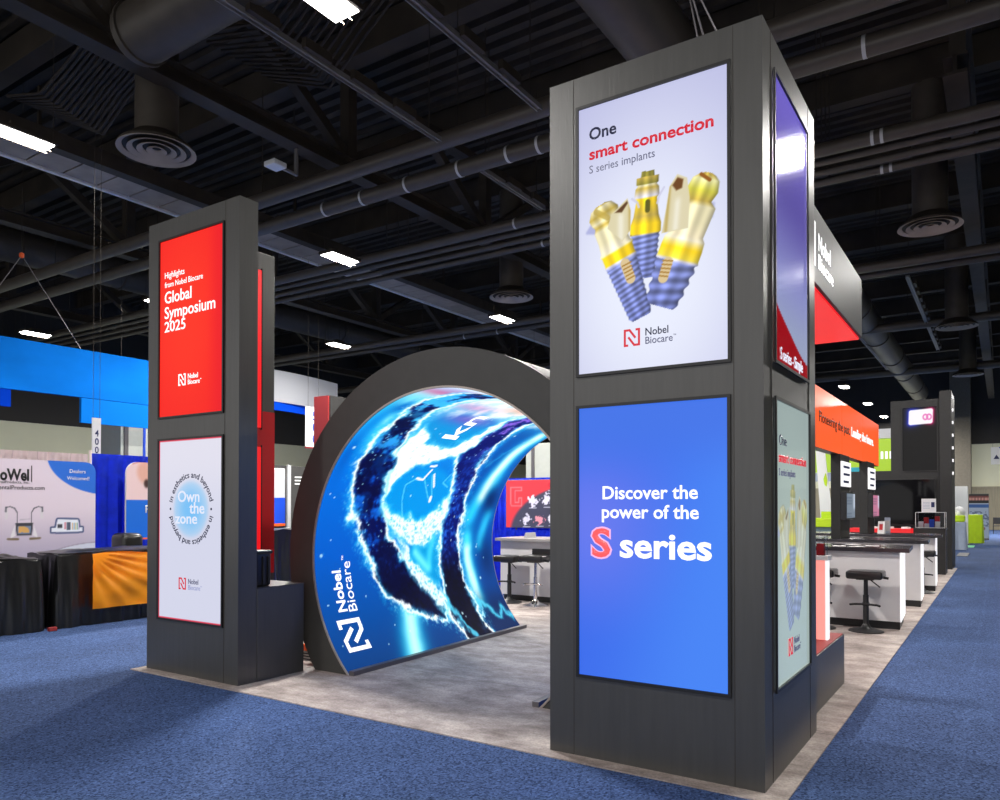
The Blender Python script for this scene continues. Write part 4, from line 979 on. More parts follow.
MB().prism([(-.04, .55), (.03, .75), (.08, .5), (.06, .3), (0, .35)], f, 0, .01).build('motif', M['limecloth'], t)
t = thing('draped_table', 'teal counter under a lime cloth behind the nearest sign post', 'table', (-4.4, 24.2, 0))
MB().box(-5.2, -4.04, 24.1, 24.9, 0, 0.98).build('table_body', M['teal'], t)
MB().box(-5.25, -4.0, 24.05, 24.95, 0.96, 1.22, bev=0.02).build('cloth', M['limecloth'], t)
MB().box(-4.55, -4.2, 24.3, 24.6, 1.22, 1.42, bev=0.02).build('folded_cloth', M['limecloth'], t)
for k in range(4): MB().box(-4.5+.1*k, -4.44+.1*k, 24.09, 24.10, .72, .80).build('letter_block', M['limecloth'], t)
t = thing('banner_stand', 'narrow blue banner behind the second counter', 'banner', (-4.3, 28.2, 0))
MB().box(-4.42, -4.27, 28.2, 28.24, 0.1, 2.25, bev=0.05).build('banner_sheet', M['bluesign'], t); MB().box(-4.5, -4.2, 28.1, 28.35, 0, 0.1).build('foot', M['rail'], t)
tag(MB().box(-4.26, -3.95, 28.5, 28.56, 0, 2.6, bev=0.005).build('display_board', M['whitep'], loc=(-4.1, 28.5, 0)), 'tall white display board behind the second counter', 'board')
bg = tag(MB().box(-4.95, -4.85, 20.0, 20.9, 1.2, 1.9, bev=0.01).build('monitor', M['greycloth'], loc=(-4.9, 20.4, 1.2)), 'grey monitor glimpsed just right of the big tower', 'monitor')
MB().box(-4.93, -4.87, 20.4, 20.5, 0.0, 1.2).build('stand', M['black'], bg)
# far right
t = thing('display_board', 'tall white panel standing right of the far tower', 'board', (-1.45, 36, 0))
MB().box(-1.75, -1.20, 36.0, 36.5, 0, 2.38, bev=0.01).build('panel', M['whitep'], t)
MB().box(-1.80, -1.15, 35.9, 36.6, 0, 0.05).build('foot', M['rail'], t)
def draped_table(name, label, cat, x0, x1, y0, y1, zt, m, seed=0, amp=0.03, folds=9.0, extra=0.0, slack=0.012, group=None):
    """cloth-covered table: wavy skirt to the floor, rippled top"""
    r = np.random.RandomState(seed); P_ = []
    def side(a, b, n): return [(a[0]+(b[0]-a[0])*i/n, a[1]+(b[1]-a[1])*i/n) for i in range(n)]
    L = [(x0, y0), (x1, y0), (x1, y1), (x0, y1)]; ring = []; nor = []
    for k in range(4):
        a, b = L[k], L[(k+1) % 4]; ln = math.hypot(b[0]-a[0], b[1]-a[1]); n = max(8, int(ln/0.025))
        d = ((b[0]-a[0])/ln, (b[1]-a[1])/ln)
        for p in side(a, b, n): ring.append(p); nor.append((d[1], -d[0]))
    N = len(ring); ph = r.rand(4)*6.28
    acc = np.cumsum([0]+[math.hypot(ring[i+1][0]-ring[i][0], ring[i+1][1]-ring[i][1]) for i in range(N-1)])
    cx, cy = (x0+x1)/2, (y0+y1)/2
    bm = bmesh.new(); rows = []
    H = [(0.985, 0), (1.0, 0.0), (0.99, 0.01), (0.96, 0.03), (0.88, 0.16), (0.75, 0.35), (0.55, 0.6), (0.35, 0.8), (0.15, 0.95), (0.006, 1.0)]
    for j, (hz, k) in enumerate(H):
        row = []
        for i in range(N):
            w = (0.55*math.sin(acc[i]*folds+ph[0]+0.8*math.sin(acc[i]*1.7+ph[1]))+0.45*math.sin(acc[i]*folds*2.3+ph[2]+k*1.5)+0.25*math.sin(acc[i]*folds*5.1+ph[3]))
            off = k*(extra+amp*(1+w)) if j > 0 else -0.03
            z = zt*hz if j > 1 else zt
            row.append(bm.verts.new((ring[i][0]+nor[i][0]*off, ring[i][1]+nor[i][1]*off, z+(slack*math.sin(acc[i]*13+ph[1]) if 0 < j < 4 else 0))))
        rows.append(row)
    for A, B in zip(rows[:-1], rows[1:]):
        for i in range(N): bm.faces.new((A[i], A[(i+1) % N], B[(i+1) % N], B[i]))
    bm.faces.new(rows[0])
    mb = MB(); mb.bm.free(); mb.bm = bm
    o = mb.build(name, m, loc=(cx, cy, 0), smooth=70)
    tag(o, label, cat, group); return o
draped_table('draped_table', 'round-shouldered table under a pale grey cloth beyond the far tower', 'table', -1.75, -1.15, 32.0, 33.2, 1.0, M['greycloth'], 5)
o = MB().box(-1.72, -1.17, 32.2, 33.0, 1.005, 1.24, bev=0.05, seg=3).build('folded_cloth', M['limecloth'], loc=(-1.45, 32.6, 1.0)); tag(o, 'lime cloth heaped on the pale grey table', 'cloth')
o = MB().lathe([(0, 0), (.18, .0), (.2, .12), (.12, .28), (0, .33)], (-1.22, 33.3, 1.245), 20).build('white_bag', M['whitep'], loc=(-1.22, 33.3, 1.24), smooth=50); o.location = (-1.35, 32.6, 1.242); tag(o, 'white bag on top of the lime cloth', 'bag')
draped_table('draped_table', 'table under a lime green cloth behind the tall white panel', 'table', -1.25, -0.75, 38, 39.6, 1.2, M['limecloth'], 6)
o = MB().box(-1.3, -0.95, 34.0, 35.85, 0.001, 0.012).build('rug', M['limesign'], loc=(-1.1, 36, 0)); o.data.materials.clear(); o.data.materials.append(mat('mint_rug', (0.22, 0.62, 0.36), 0.9)); tag(o, 'mint green mat on the carpet beside the white panel', 'mat')
o = MB().box(-1.25, -0.95, 28.0, 30.0, 0.001, 0.014).build('rug', M['black'], loc=(-1.1, 29, 0)); tag(o, 'dark mat on the carpet before the pale grey table', 'mat')
t = thing('banner_stand', 'tall pull-up banner with a row of teeth in the far right distance', 'banner', (-0.95, 42, 0))
MB().box(-1.36, -0.56, 41.9, 42.2, 0, 0.08, bev=0.01).build('foot', M['rail'], t)
X, Y = canvas(0.78, 2.05, 60, 120)
img = full(X, (176, 190, 214)); img = over(img, (40, 34, 36), (Y > 1.62)*1.0)
img = over(img, (214, 150, 140), sm(.02, 0, np.abs(Y-1.84)-.07)*(np.abs(np.sin(X*26)) > .25)); img = over(img, (120, 60, 60), sm(.02, 0, np.abs(Y-1.93)-.03))
img = over(img, (56, 100, 170), sm(.01, 0, np.abs(Y-1.50)-.07)); img = over(img, (90, 100, 130), (fbm(X*12, Y*12, 2) > .58)*(Y < 1.25)*(Y > .55)*.8); img = over(img, (150, 90, 90), sm(.12, .05, np.hypot(X-.55, Y-.45)))
grid_mesh('banner_sheet', flat((-1.35, 42.03, 0.08), (1, 0, 0), (0, 0, 1)), X, Y, img, M['print'], t)
MB().box(-1.36, -0.56, 42.03, 42.06, 0.08, 2.15).build('backing', M['rail'], t)
t = thing('hanging_sign', 'small white and blue sign hanging at the right edge', 'sign', (-0.2, 42, 3.5))
MB().box(-0.47, 0.4, 42, 42.05, 3.5, 4.3).build('panel', M['whitep'], t)
f = flat((-0.47, 42, 3.5), (1, 0, 0), (0, 0, 1))
MB().prism([(.3, .8), (.87, .8), (.87, .2)], f, 0, .01).build('blue_corner', M['bluesign'], t)
MB().prism([(.1, .25), (.22, .45), (.34, .25)], f, 0, .01).build('motif', M['p_navy'], t)
for q in (-.4, .3): MB().cyl((q, 42.02, 4.3), (q, 42.02, 10.5), .004, 6).build('wire', M['steel'], t)
def far_chair(x, y, rz, label):
    t = thing('folding_chair', label, 'chair', (x, y, 0), 'dark chairs by the far wall')
    MB().box(x-.22, x+.22, y-.22, y+.22, .43, .47, bev=.01).build('seat', M['black'], t); MB().box(x-.22, x+.22, y+.2, y+.24, .55, .92, bev=.01).build('backrest', M['black'], t)
    for a in (-.2, .2):
        for b in (-.2, .2): MB().cyl((x+a, y+b, 0), (x+a, y+b, .92 if b > 0 else .45), .018, 8).build('leg', M['black'], t)
    return t
for k in range(7):
    far_chair(-0.9+0.62*k, 50.5+1.1*(k % 2), 0, ['dark chair by the far wall, first from the left', 'dark chair by the far wall, second from the left', 'dark chair by the far wall, third from the left', 'dark chair by the far wall, fourth from the left', 'dark chair by the far wall, fifth from the left', 'dark chair by the far wall, sixth from the left', 'dark chair by the far wall, last on the right'][k])
# ------------------------------------------------------------------ seen through the arch
def curtain(name, label, a, b, z0, z1, m, amp=0.035, wl=0.16, cat='curtain', group=None, seed=1, parent=None):
    r = np.random.RandomState(seed); a, b = Vector(a), Vector(b); d = (b-a); L = d.length; d.normalize(); n = Vector((d.y, -d.x, 0))
    N = int(L/0.03); bm = bmesh.new(); rows = []
    p = r.rand(3)*6
    for (z, k) in ((z1, .35), (z1-.06, .5), (z1-.07, .3), (z1-.12, .55), ((z0+z1)/2, 1.0), (z0, 1.15)):
        rows.append([bm.verts.new(tuple(a+d*(L*i/N)+n*(k*amp*(math.sin(2*PI*(L*i/N)/wl+p[0]+1.3*math.sin(L*i/N*2.1+p[1]))+.4*math.sin(2*PI*(L*i/N)/(wl*.43)+p[2])))+Vector((0, 0, z)))) for i in range(N+1)])
    for A, B in zip(rows[:-1], rows[1:]):
        for i in range(N): bm.faces.new((A[i], A[i+1], B[i+1], B[i]))
    mb = MB(); mb.bm.free(); mb.bm = bm
    r_ = bmesh.ops.solidify(bm, geom=bm.faces[:], thickness=0.012)
    o = mb.build(name, m, parent, loc=tuple((a+b)/2+Vector((0, 0, z0))) if parent is None else None, smooth=60)
    if parent is None: tag(o, label, cat, group)
    return o
curtain('drape', 'blue velour drape at the back, seen through the arch', (-10.9, 15.4, 0), (-5.0, 15.4, 0), 0.02, 2.25, M['bluedrape'], seed=2)
curtain('drape', 'low blue drape behind the counter, seen through the arch', (-9.0, 12.6, 0), (-5.0, 12.6, 0), 0.02, 1.12, M['bluedrape'], seed=4)
t = thing('booth_backdrop', 'red and slate backdrop with small white icons, seen through the arch', 'backdrop', (-8.7, 15.1, 1.0))
def g_img(X, Y):
    img = full(X, (228, 56, 66))
    d = np.hypot((X-2.1)/1.98, (Y+.12)/1.12)
    img = over(img, (66, 66, 86), sm(1.01, .99, d)); img = over(img, (150, 60, 80), sm(.03, .0, np.abs(d-1.0))*.6)
    # outlined round letter and small icons
    img = over(img, (246, 130, 136), sm(.022, .010, np.abs(poly_sdf(X, Y, [(.12, .93), (.42, .93), (.42, .85), (.24, .85), (.24, .58), (.34, .58), (.34, .68), (.42, .68), (.42, .50), (.14, .50), (.12, .55)])))*.7)
    for (cx, cy, c) in ((.72, .62, (226, 222, 236)), (1.10, .64, (226, 222, 236)), (.55, .19, (220, 216, 230)), (.90, .20, (236, 150, 160)), (1.24, .22, (230, 226, 236)), (1.5, .62, (226, 222, 236)), (1.6, .2, (226, 222, 236))):
        img = over(img, c, sm(.52, .46, fbm(X*16+cx*9, Y*16+cy*5, 2)*.5+np.hypot((X-cx)/.16, (Y-cy)/.15)*.35))
        img = over(img, (200, 200, 214), sm(.012, .006, np.abs(Y-cy+.17))*(np.abs(X-cx) < .10)*.9)
    img = over(img, (214, 40, 60), sm(.055, .045, np.hypot(X-1.16, Y-.98))); 
    img = over(img, (226, 226, 236), sm(.02, .01, np.abs(Y-.98))*(X > 1.24)*(X < 1.7)); img = over(img, (206, 206, 220), sm(.012, .006, np.abs(Y-.84))*(X > 1.12)*(X < 1.6)); img = over(img, (206, 206, 220), sm(.012, .006, np.abs(Y-.78))*(X > 1.12)*(X < 1.5))
    return img
MB().box(-9.74, -7.5, 15.0, 15.05, 1.08, 2.19, bev=0.005).build('board', M['rail'], t)
X, Y = canvas(2.2, 1.09, 120, 64)
grid_mesh('printed_face', flat((-9.72, 15.0, 1.09), (1, 0, 0), (0, 0, 1)), X, Y, g_img(X, Y), M['print'], t)
for q in (-9.5, -7.8): MB().cyl((q, 15.08, 0), (q, 15.08, 2.1), .02, 8).build('support_pole', M['rail'], t)
t = thing('booth_sign', 'white sign board with blue stripe, seen above the red backdrop', 'sign', (-10.4, 18, 2.0))
MB().box(-10.95, -9.4, 18, 18.06, 0, 2.22).build('board', M['fabric'], t); MB().box(-10.75, -10.3, 17.99, 18.0, 2.06, 2.17).build('stripe', M['bluesign'], t)
t = thing('counter', 'white counter with grey top seen through the arch', 'counter', (-6.5, 11.1, 0))
MB().box(-7.15, -4.4, 10.85, 11.55, 0.10, 1.0).build('body', M['white'], t)
MB().box(-7.1, -4.4, 10.88, 11.5, 0.008, 0.10).build('kick_plinth', M['black'], t)
MB().box(-7.2, -4.3, 10.75, 11.6, 1.0, 1.05, bev=0.006).build('worktop', mat('grey_worktop', (0.34, 0.32, 0.31), .3), t)
stc = make_stool('bar_stool', 'chrome bar stool before the counter seen through the arch', -6.20, 10.42, M['chrome'], M['chrome'], 0.80)
MB().box(-6.38, -6.02, 10.60, 10.63, 0.78, 0.90, bev=0.01).build('low_backrest', M['pillow'], stc)
stool_at(-6.78, 10.55, 'black bar stool behind the arch edge before the arch counter')
o = MB().prism([(-6.75, 1.05), (-6.72, 1.14), (-6.70, 1.14), (-6.68, 1.05)], lambda u, v, w: (u, w, v), 10.95, 11.25).build('leaflet_rack', M['paper'], loc=(-6.7, 11.1, 1.05)); tag(o, 'pale leaflet rack on the counter seen through the arch', 'rack')
# ------------------------------------------------------------------ left-hand booths
draped_table('draped_table', 'long table under crumpled black cloth, nearest on the left', 'table', -11.0, -10.22, 2.2, 4.88, 0.915, M['blackcloth'], 3, amp=0.045, folds=11, slack=0.02)
draped_table('draped_table', 'long table under black cloth with an orange cloth hung on it', 'table', -11.0, -10.22, 5.08, 8.6, 0.955, M['blackcloth'], 8, amp=0.04, folds=9, slack=0.014)
draped_table('draped_table', 'black draped table between the left tower and the arch', 'table', -11.9, -11.05, 9.15, 11.2, 1.15, M['blackcloth'], 12, amp=0.03, folds=10)
# cloths heaped on the tables
def heap(name, label, x0, x1, y0, y1, z, h, m, seed):
    X, Y = np.meshgrid(np.linspace(0, 1, 30), np.linspace(0, 1, 60)); n = fbm(X*5+seed, Y*12+seed, 4)
    e = sm(0, .18, X)*sm(1, .82, X)*sm(0, .08, Y)*sm(1, .92, Y); Z = z+h*e*(.25+1.1*(n-.3))
    bm = bmesh.new(); V = [[bm.verts.new((x0+(x1-x0)*X[j, i], y0+(y1-y0)*Y[j, i], max(Z[j, i], z))) for i in range(30)] for j in range(60)]
    for j in range(59):
        for i in range(29): bm.faces.new((V[j][i], V[j][i+1], V[j+1][i+1], V[j+1][i]))
    bot = [V[0][i] for i in range(30)]+[V[j][29] for j in range(1, 60)]+[V[59][i] for i in range(28, -1, -1)]+[V[j][0] for j in range(58, 0, -1)]
    bm.faces.new(bot[::-1])
    mb = MB(); mb.bm.free(); mb.bm = bm
    o = mb.build(name, m, loc=((x0+x1)/2, (y0+y1)/2, z), smooth=60); tag(o, label, 'cloth'); return o
heap('crumpled_cloth', 'crumpled black cloth lying on the nearest left table', -10.96, -10.27, 2.3, 4.8, 0.935, 0.07, M['blackcloth'], 3)
heap('crumpled_cloth', 'crumpled black cloth lying on the table with the orange cloth', -10.96, -10.27, 5.14, 8.4, 0.97, 0.05, M['blackcloth'], 9)
# orange cloth with swag folds
bm = bmesh.new(); NX, NZ = 70, 40; V = []
for j in range(NZ+1):
    row = []
    for i in range(NX+1):
        u, v = i/NX, j/NZ
        yy = 5.46+1.75*u; zz = 0.955-0.73*v+0.02*math.sin(u*9)*(1-v)
        r1 = math.hypot(u*1.9, v*0.9); w = 0.022*math.sin(26*math.atan2(v+.02, u*1.5+.05)+3*r1)*min(1, r1*2)*math.exp(-1.1*r1)+0.008*math.sin(u*22+v*5)*v+0.012*math.sin((u+v)*9)
        row.append(bm.verts.new((-10.068+w+0.02*v, yy, zz)))
    V.append(row)
for j in range(NZ):
    for i in range(NX): bm.faces.new((V[j][i], V[j][i+1], V[j+1][i+1], V[j+1][i]))
bmesh.ops.solidify(bm, geom=bm.faces[:], thickness=0.008)
mb = MB(); mb.bm.free(); mb.bm = bm
tag(mb.build('orange_cloth', M['orangecloth'], loc=(-10.1, 6.3, 0.25), smooth=60), 'bright orange satin cloth hung on the black draped table', 'cloth')
o = MB().box(-10.13, -10.07, 4.92, 5.02, 0.0, 0.05, bev=.008).build('red_box', M['redmat'], loc=(-10.14, 4.98, 0)); tag(o, 'small red box at the foot of the black cloths', 'box')
# folding chair draped in black behind the table
t = thing('draped_chair', 'chair back under a black cloth behind the orange cloth table', 'chair', (-11.6, 6.8, 0))
m = MB(); m.box(-11.8, -11.4, 6.66, 7.02, 0, 1.16, bev=0.09, seg=4); m.build('cloth_cover', M['blackcloth'], t, smooth=60)
# backdrop panel of the first left booth
t = thing('booth_backdrop', 'pale lilac printed backdrop with black lettering on the far left', 'backdrop', (-12.3, 5, 0))
BY0, BY1, BZ0, BZ1 = 2.6, 6.71, 0.45, 2.29
def lilac_img(X, Y):
    W, H = BY1-BY0, BZ1-BZ0
    img = full(X, (222, 208, 222)); g = sm(H*.65, .1, Y); img = over(img, (168, 160, 186), g)
    img = over(img, (36, 108, 214), sm(1.01, .99, np.hypot((X-W-.22)/.98, (Y-H-.10)/.62)))
    img = over(img, (206, 210, 226), sm(1.01, .99, np.hypot((X-W-.05)/1.25, (Y+.12)/.67)))
    img = over(img, (120, 112, 132), sm(.018, .006, np.abs(np.hypot((X-W-.05)/1.25, (Y+.12)/.67)-1.0))*.5)
    ox = 5.635-BY0; oz = 1.33-BZ0; kk = .62     # the device in the middle
    def pl(pts, c, wd):
        nonlocal img
        img = over(img, c, sm(wd, wd*.5, path_d(X, Y, [(ox+a*kk, oz+b*kk) for a, b in pts])))
    def pg(pts, c):
        nonlocal img
        img = over(img, c, sm(.006, -.004, poly_sdf(X, Y, [(ox+a*kk, oz+b*kk) for a, b in pts])))
    for s in (-1, 1):
        pl([(s*.16, .0), (s*.16, .25), (s*.22, .36), (s*.32, .40), (s*.42, .38)], (90, 90, 104), .012)
        pg([(s*.36, .36), (s*.44, .36), (s*.43, .10), (s*.37, .10)], (214, 208, 216)); pg([(s*.39, .36), (s*.43, .37), (s*.44, .28), (s*.40, .26)], (110, 110, 122))
        pg([(s*.20, -.30), (s*.30, -.36), (s*.30, -.30), (s*.22, -.06)], (226, 222, 228)); pl([(s*.14, -.385), (s*.36, -.375)], (120, 104, 80), .022)
    pg([(-.20, .0), (.20, .0), (.17, -.30), (-.17, -.30)], (58, 58, 66)); pg([(-.15, -.07), (.15, -.07), (.14, -.26), (-.14, -.26)], (122, 140, 170))
    img = over(img, (214, 166, 96), (fbm(X*14, Y*14, 2) > .52)*1.0*sm(.0, -.004, poly_sdf(X, Y, [(ox-.085, oz-.05), (ox+.085, oz-.05), (ox+.08, oz-.15), (ox-.08, oz-.15)])))
    pl([(-.1, .08), (.12, .1)], (190, 180, 196), .012)
    ox = 6.26-BY0; oz = 1.265-BZ0; kk = .72
    d = poly_sdf(X, Y, [(ox-.16, oz-.07), (ox+.18, oz-.07), (ox+.16, oz+.09), (ox-.13, oz+.10)])-.04; d = np.minimum(d, poly_sdf(X, Y, [(ox-.23, oz-.08), (ox+.24, oz-.08), (ox+.24, oz-.02), (ox-.23, oz-.02)])-.025)
    img = over(img, (70, 84, 128), sm(.01, -.005, d)); img = over(img, (232, 236, 248), sm(-.018, -.03, d))
    pg([(-.20, -.03), (-.10, -.03), (-.10, .05), (-.20, .05)], (60, 60, 70)); pg([(.0, -.08), (.08, -.08), (.08, .09), (.0, .09)], (80, 90, 110)); pg([(-.05, -.06), (-.02, -.06), (-.02, .09), (-.05, .09)], (206, 120, 140))
    for k in range(5): pg([(.11+.035*k, -.07), (.13+.035*k, -.07), (.13+.035*k, .08), (.11+.035*k, .08)], [(214, 170, 90), (90, 150, 190), (200, 180, 80), (90, 160, 120), (160, 140, 190)][k])
    return img
m = MB(); W, H, rc = BY1-BY0, BZ1-BZ0, .16
poly = [(0, 0), (W, 0)]+[(W-rc+rc*math.cos(a), H-rc+rc*math.sin(a)) for a in np.linspace(0, PI/2, 8)]+[(0, H)]
ff = flat((-12.3, BY0, BZ0), (0, 1, 0), (0, 0, 1), 0)
m.prism(poly, ff, -0.05, 0.0); m.build('board', M['whitep'], t)
X, Y = canvas(W, H, 330, 150)
for j in range(X.shape[0]):    # rounded upper corner
    v = Y[j, 0]; lim = W if v < H-rc else W-rc+math.sqrt(max(rc*rc-(v-(H-rc))**2, 0))
    X[j] = np.minimum(X[j], lim)
grid_mesh('printed_face', flat((-12.3, BY0, BZ0), (0, 1, 0), (0, 0, 1), 0.003), X, Y, lilac_img(X, Y), M['print'], t)
f = flat((-12.297, 0, 0), (0, 1, 0), (0, 0, 1))
text(t, 'oWel', f, 5.695, 1.975, 0.165, 0.40, M['p_black'], bold=0.05, align='R')
MB().prism([(5.725, 1.95), (5.737, 1.95), (5.737, 2.20), (5.725, 2.20)], f, 0.0, 0.002).build('rule', M['p_black'], t)
text(t, 'talProducts, Inc.', f, 5.70, 1.925, 0.040, 0.40, M['p_black'], align='R')
text(t, 'entalProducts.com', f, 5.92, 1.835, 0.062, 0.64, M['p_black'], align='R')
text(t, 'Dealers', f, 6.42, 2.11, 0.058, 0.25, M['p_white'], align='C'); text(t, 'Welcomed!', f, 6.43, 2.00, 0.058, 0.35, M['p_white'], align='C')
for q in (3.0, 6.4): MB().box(-12.42, -12.36, q, q+.05, 0, 2.2).build('support_pole', M['rail'], t)
# pipe-and-drape behind
curtain('drape', 'white drape rising behind the lilac backdrop', (-12.6, 1.5, 0), (-12.6, 6.75, 0), 0.02, 2.44, M['whitedrape'], seed=5, wl=.12)
curtain('drape', 'blue velour drape between the two left banners', (-12.6, 6.76, 0), (-12.6, 9.2, 0), 0.02, 2.46, M['bluedrape'], seed=6, wl=.2)
curtain('drape', 'low blue drape along the back of the orange cloth table', (-12.0, 6.78, 0), (-12.0, 8.7, 0), 0.02, 1.03, M['bluedrape'], seed=7, wl=.12)
tag(MB().cyl((-12.52, 6.74, 0), (-12.52, 6.74, 2.5), 0.022, 10).build('drape_pole', M['whitedrape'], loc=(-12.52, 6.74, 0), smooth=40), 'pale upright pole where the white and blue drapes meet', 'pole')
# second banner
t = thing('booth_backdrop', 'round-cornered banner of a face over blue and orange, left of the tower', 'backdrop', (-12.2, 7.9, 0))
def face_img(X, Y):
    img = full(X, (236, 206, 206)); img = over(img, (18, 108, 218), (Y < 1.15)*1.0); img = over(img, (250, 116, 20), (Y < .50)*1.0)
    img = over(img, (226, 170, 150), sm(.28, .18, np.hypot(X-.42, Y-1.62))*(Y > 1.15)*.9); img = over(img, (60, 36, 30), sm(.10, .04, np.hypot((X-.36)*1.5, Y-1.42))*(Y > 1.15)); img = over(img, (200, 90, 80), sm(.05, .01, np.abs(Y-1.74-.3*X))*(X > .1)*(Y > 1.15)*.7)
    return img
W, H, rc = 1.3, 1.78, .2
poly = [(0, 0), (W, 0), (W, H)]+[(rc-rc*math.sin(a), H-rc+rc*math.cos(a)) for a in np.linspace(0, PI/2, 8)]
MB().prism(poly, flat((-12.25, 7.2, 0.55), (0, 1, 0), (0, 0, 1), 0), -0.04, 0.0).build('board', M['whitep'], t)
X, Y = canvas(W, H, 70, 100)
for j in range(X.shape[0]):
    v = Y[j, 0]; lim = 0 if v < H-rc else rc-math.sqrt(max(rc*rc-(v-(H-rc))**2, 0)); X[j] = np.maximum(X[j], lim)
grid_mesh('printed_face', flat((-12.25, 7.2, 0.55), (0, 1, 0), (0, 0, 1), 0.003), X, Y, face_img(X, Y), M['print'], t)
text(t, 'R', flat((-12.247, 7.2, .55), (0, 1, 0), (0, 0, 1)), 0.34, .92, .13, None, M['p_white'], bold=.03); text(t, '(', flat((-12.247, 7.2, .55), (0, 1, 0), (0, 0, 1)), 0.36, .12, .13, None, M['p_white'], bold=.03)
for q in (7.5, 8.2): MB().box(-12.36, -12.31, q, q+.05, 0, 2.1).build('support_pole', M['rail'], t)
# aisle number sign
t = thing('aisle_sign', 'narrow white hanging sign with the number 400', 'sign', (-13, 7.1, 2.4))
MB().box(-13.03, -13.0, 7.035, 7.18, 2.35, 3.10).build('panel', M['whitep'], t)
f = flat((-13.0, 0, 0), (0, 1, 0), (0, 0, 1))
for k, s in enumerate('400'): text(t, s, f, 7.108, 2.785-.145*k, .112, .066, M['p_navy'], bold=.02, align='C')
for q in (7.05, 7.165): MB().cyl((-13.015, q, 3.10), (-13.015, q, 10.5), .004, 6).build('wire', M['steel'], t)
# big hanging ring signs
def hang_panel(mb, x, y0, y1, z0, z1, th=.10, bulge=0.0):
    n = 24
    poly = [(y0+(y1-y0)*i/n, bulge*math.sin(PI*i/n)) for i in range(n+1)]
    poly += [(a, b-th) for a, b in poly[::-1]]
    mb.prism(poly, lambda u, v, w: (x+v, u, w), z0, z1); return mb
M['bluebanner'] = mat('blue_banner_fabric', (0.004, 0.17, 0.66), .95, spec=0.05, noise=.18, nscale=.45, stretch=(1, 1, 2.2))
M['bluebanner_lit'] = mat('blue_banner_fabric_lit', (0.006, 0.24, 0.86), .95, spec=0.05)  # brighter copy of the banner blue; light on the rear panel is in the colour
M['bluebanner3'] = mat('royal_blue_banner_fabric', (0.002, 0.07, 0.72), .95, spec=0.05)
t = thing('hanging_banner', 'huge blue fabric sign hanging over the left booths', 'banner', (-18, 8.5, 4.1))
hang_panel(MB(), -18, 2.0, 11.3, 4.13, 5.25).build('front_panel', M['bluebanner'], t)
hang_panel(MB(), -21, 11.05, 13.4, 3.86, 4.75).build('rear_panel', M['bluebanner_lit'], t, 'brighter blue rear panel')
hang_panel(MB(), -21, 7.0, 9.28, 4.1, 4.9).build('rear_panel', M['bluebanner3'], t, 'royal blue rear panel')
for (a, b) in ((-18.05, 11.2), (-18.05, 2.1), (-21.05, 12.2), (-21.05, 8.0)): MB().cyl((a, b, 4.5), (a, b, 10.8), .004, 6).build('wire', M['steel'], t)
t = thing('hanging_banner', 'white fabric sign with a blue lower band hanging beyond the towers', 'banner', (-24, 21, 5.3))
hang_panel(MB(), -24, 16.5, 23.6, 5.62, 6.85, bulge=.5).build('white_band', M['fabric'], t); hang_panel(MB(), -24.02, 16.5, 22.6, 5.30, 5.62, bulge=.5).build('blue_band', M['bluebanner3'], t)
for b in (16.8, 20, 23.2): MB().cyl((-24, b, 6.8), (-24, b, 10.8), .004, 6).build('wire', M['steel'], t)
t = thing('hanging_banner', 'pale fabric sign peeping over the right shoulder of the arch', 'banner', (-14, 24, 5.0))
hang_panel(MB(), -14.0, 23.2, 29.5, 4.6, 5.25, bulge=0.0).build('fabric', M['fabric'], t)
for b in (23.5, 29): MB().cyl((-14.05, b, 5.2), (-14.05, b, 10.8), .004, 6).build('wire', M['steel'], t)
t = thing('aisle_sign', 'white hanging sign with blue zeros beside the red box tower', 'sign', (-17, 15.6, 3.4))
MB().box(-17.05, -17.0, 15.47, 16.05, 3.32, 4.5).build('panel', M['whitep'], t); MB().box(-17.06, -16.99, 15.46, 16.06, 3.27, 3.32).build('red_edge', M['redmat'], t)
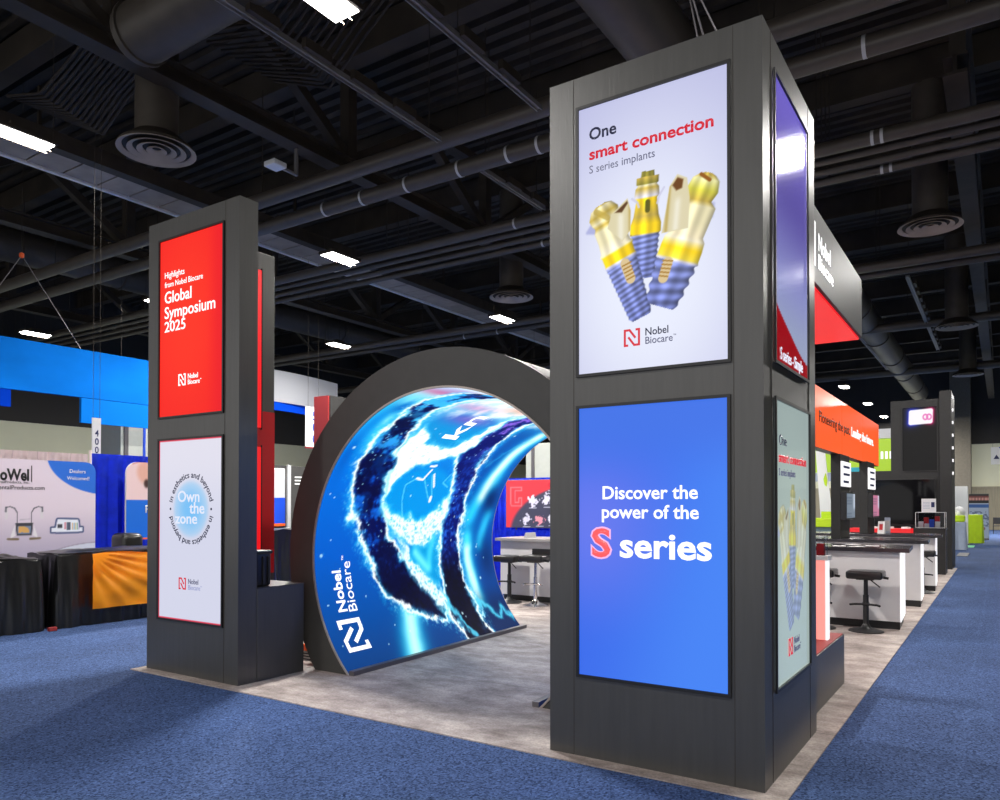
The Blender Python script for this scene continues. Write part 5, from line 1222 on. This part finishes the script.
f = flat((-17.0, 0, 0), (0, 1, 0), (0, 0, 1))
for k, s in enumerate('500'): text(t, s, f, 15.80, 4.12-.34*k, .25, .2, M['p_blue'], bold=.03, align='C')
for q in (15.55, 15.95): MB().cyl((-17.02, q, 4.5), (-17.02, q, 10.5), .004, 6).build('wire', M['steel'], t)
t = thing('booth_tower', 'dark booth tower with a red front rising behind the arch', 'tower', (-14.3, 14.0, 0))
MB().box(-14.58, -14.03, 13.56, 14.9, 0, 4.35, bev=.004, seg=1).build('tower_body', M['lamdark'], t); MB().box(-14.58, -14.08, 13.52, 13.56, 0, 4.35).build('red_face', M['redmat'], t, 'dull red front face')
t = thing('booth_backdrop', 'dark booth wall with white and blue poster behind the low wall', 'backdrop', (-16, 14, 0))
MB().box(-16.1, -16.0, 12.6, 16.2, 0, 2.66).build('wall_board', M['ring'], t)
MB().box(-16.0, -15.97, 13.0, 13.80, 1.55, 2.58, bev=.02).build('poster', M['fabric'], t); MB().box(-16.0, -15.968, 13.0, 13.80, 1.12, 1.80).build('poster_band', M['bluesign'], t); MB().box(-16.0, -15.967, 13.0, 13.80, 1.05, 1.12).build('poster_foot', M['orange'], t)
MB().box(-16.0, -15.95, 13.87, 13.98, 0, 2.68).build('upright', M['band'], t)
f = flat((-16.0, 0, 0), (0, 1, 0), (0, 0, 1))
for k, wd_ in enumerate((.55, .42, .35)): strokes(t, [[(14.15, 2.36-.09*k), (14.15+wd_, 2.36-.09*k)]], .035, f, M['p_white'], name='text_line')
# ------------------------------------------------------------------ world, look
wd = bpy.data.worlds.new('hall_ambience'); scene.world = wd; wd.use_nodes = True
bgn = wd.node_tree.nodes['Background']; bgn.inputs[0].default_value = (1.0, 0.98, 0.96, 1); bgn.inputs[1].default_value = 1.1
vs = scene.view_settings; vs.view_transform = 'Standard'; vs.look = 'None'; vs.exposure = 0.0; vs.gamma = 1.0; vs.use_curve_mapping = False
scene.cycles.use_denoising = True
scene.cycles.max_bounces = 8; scene.cycles.sample_clamp_indirect = 3.0
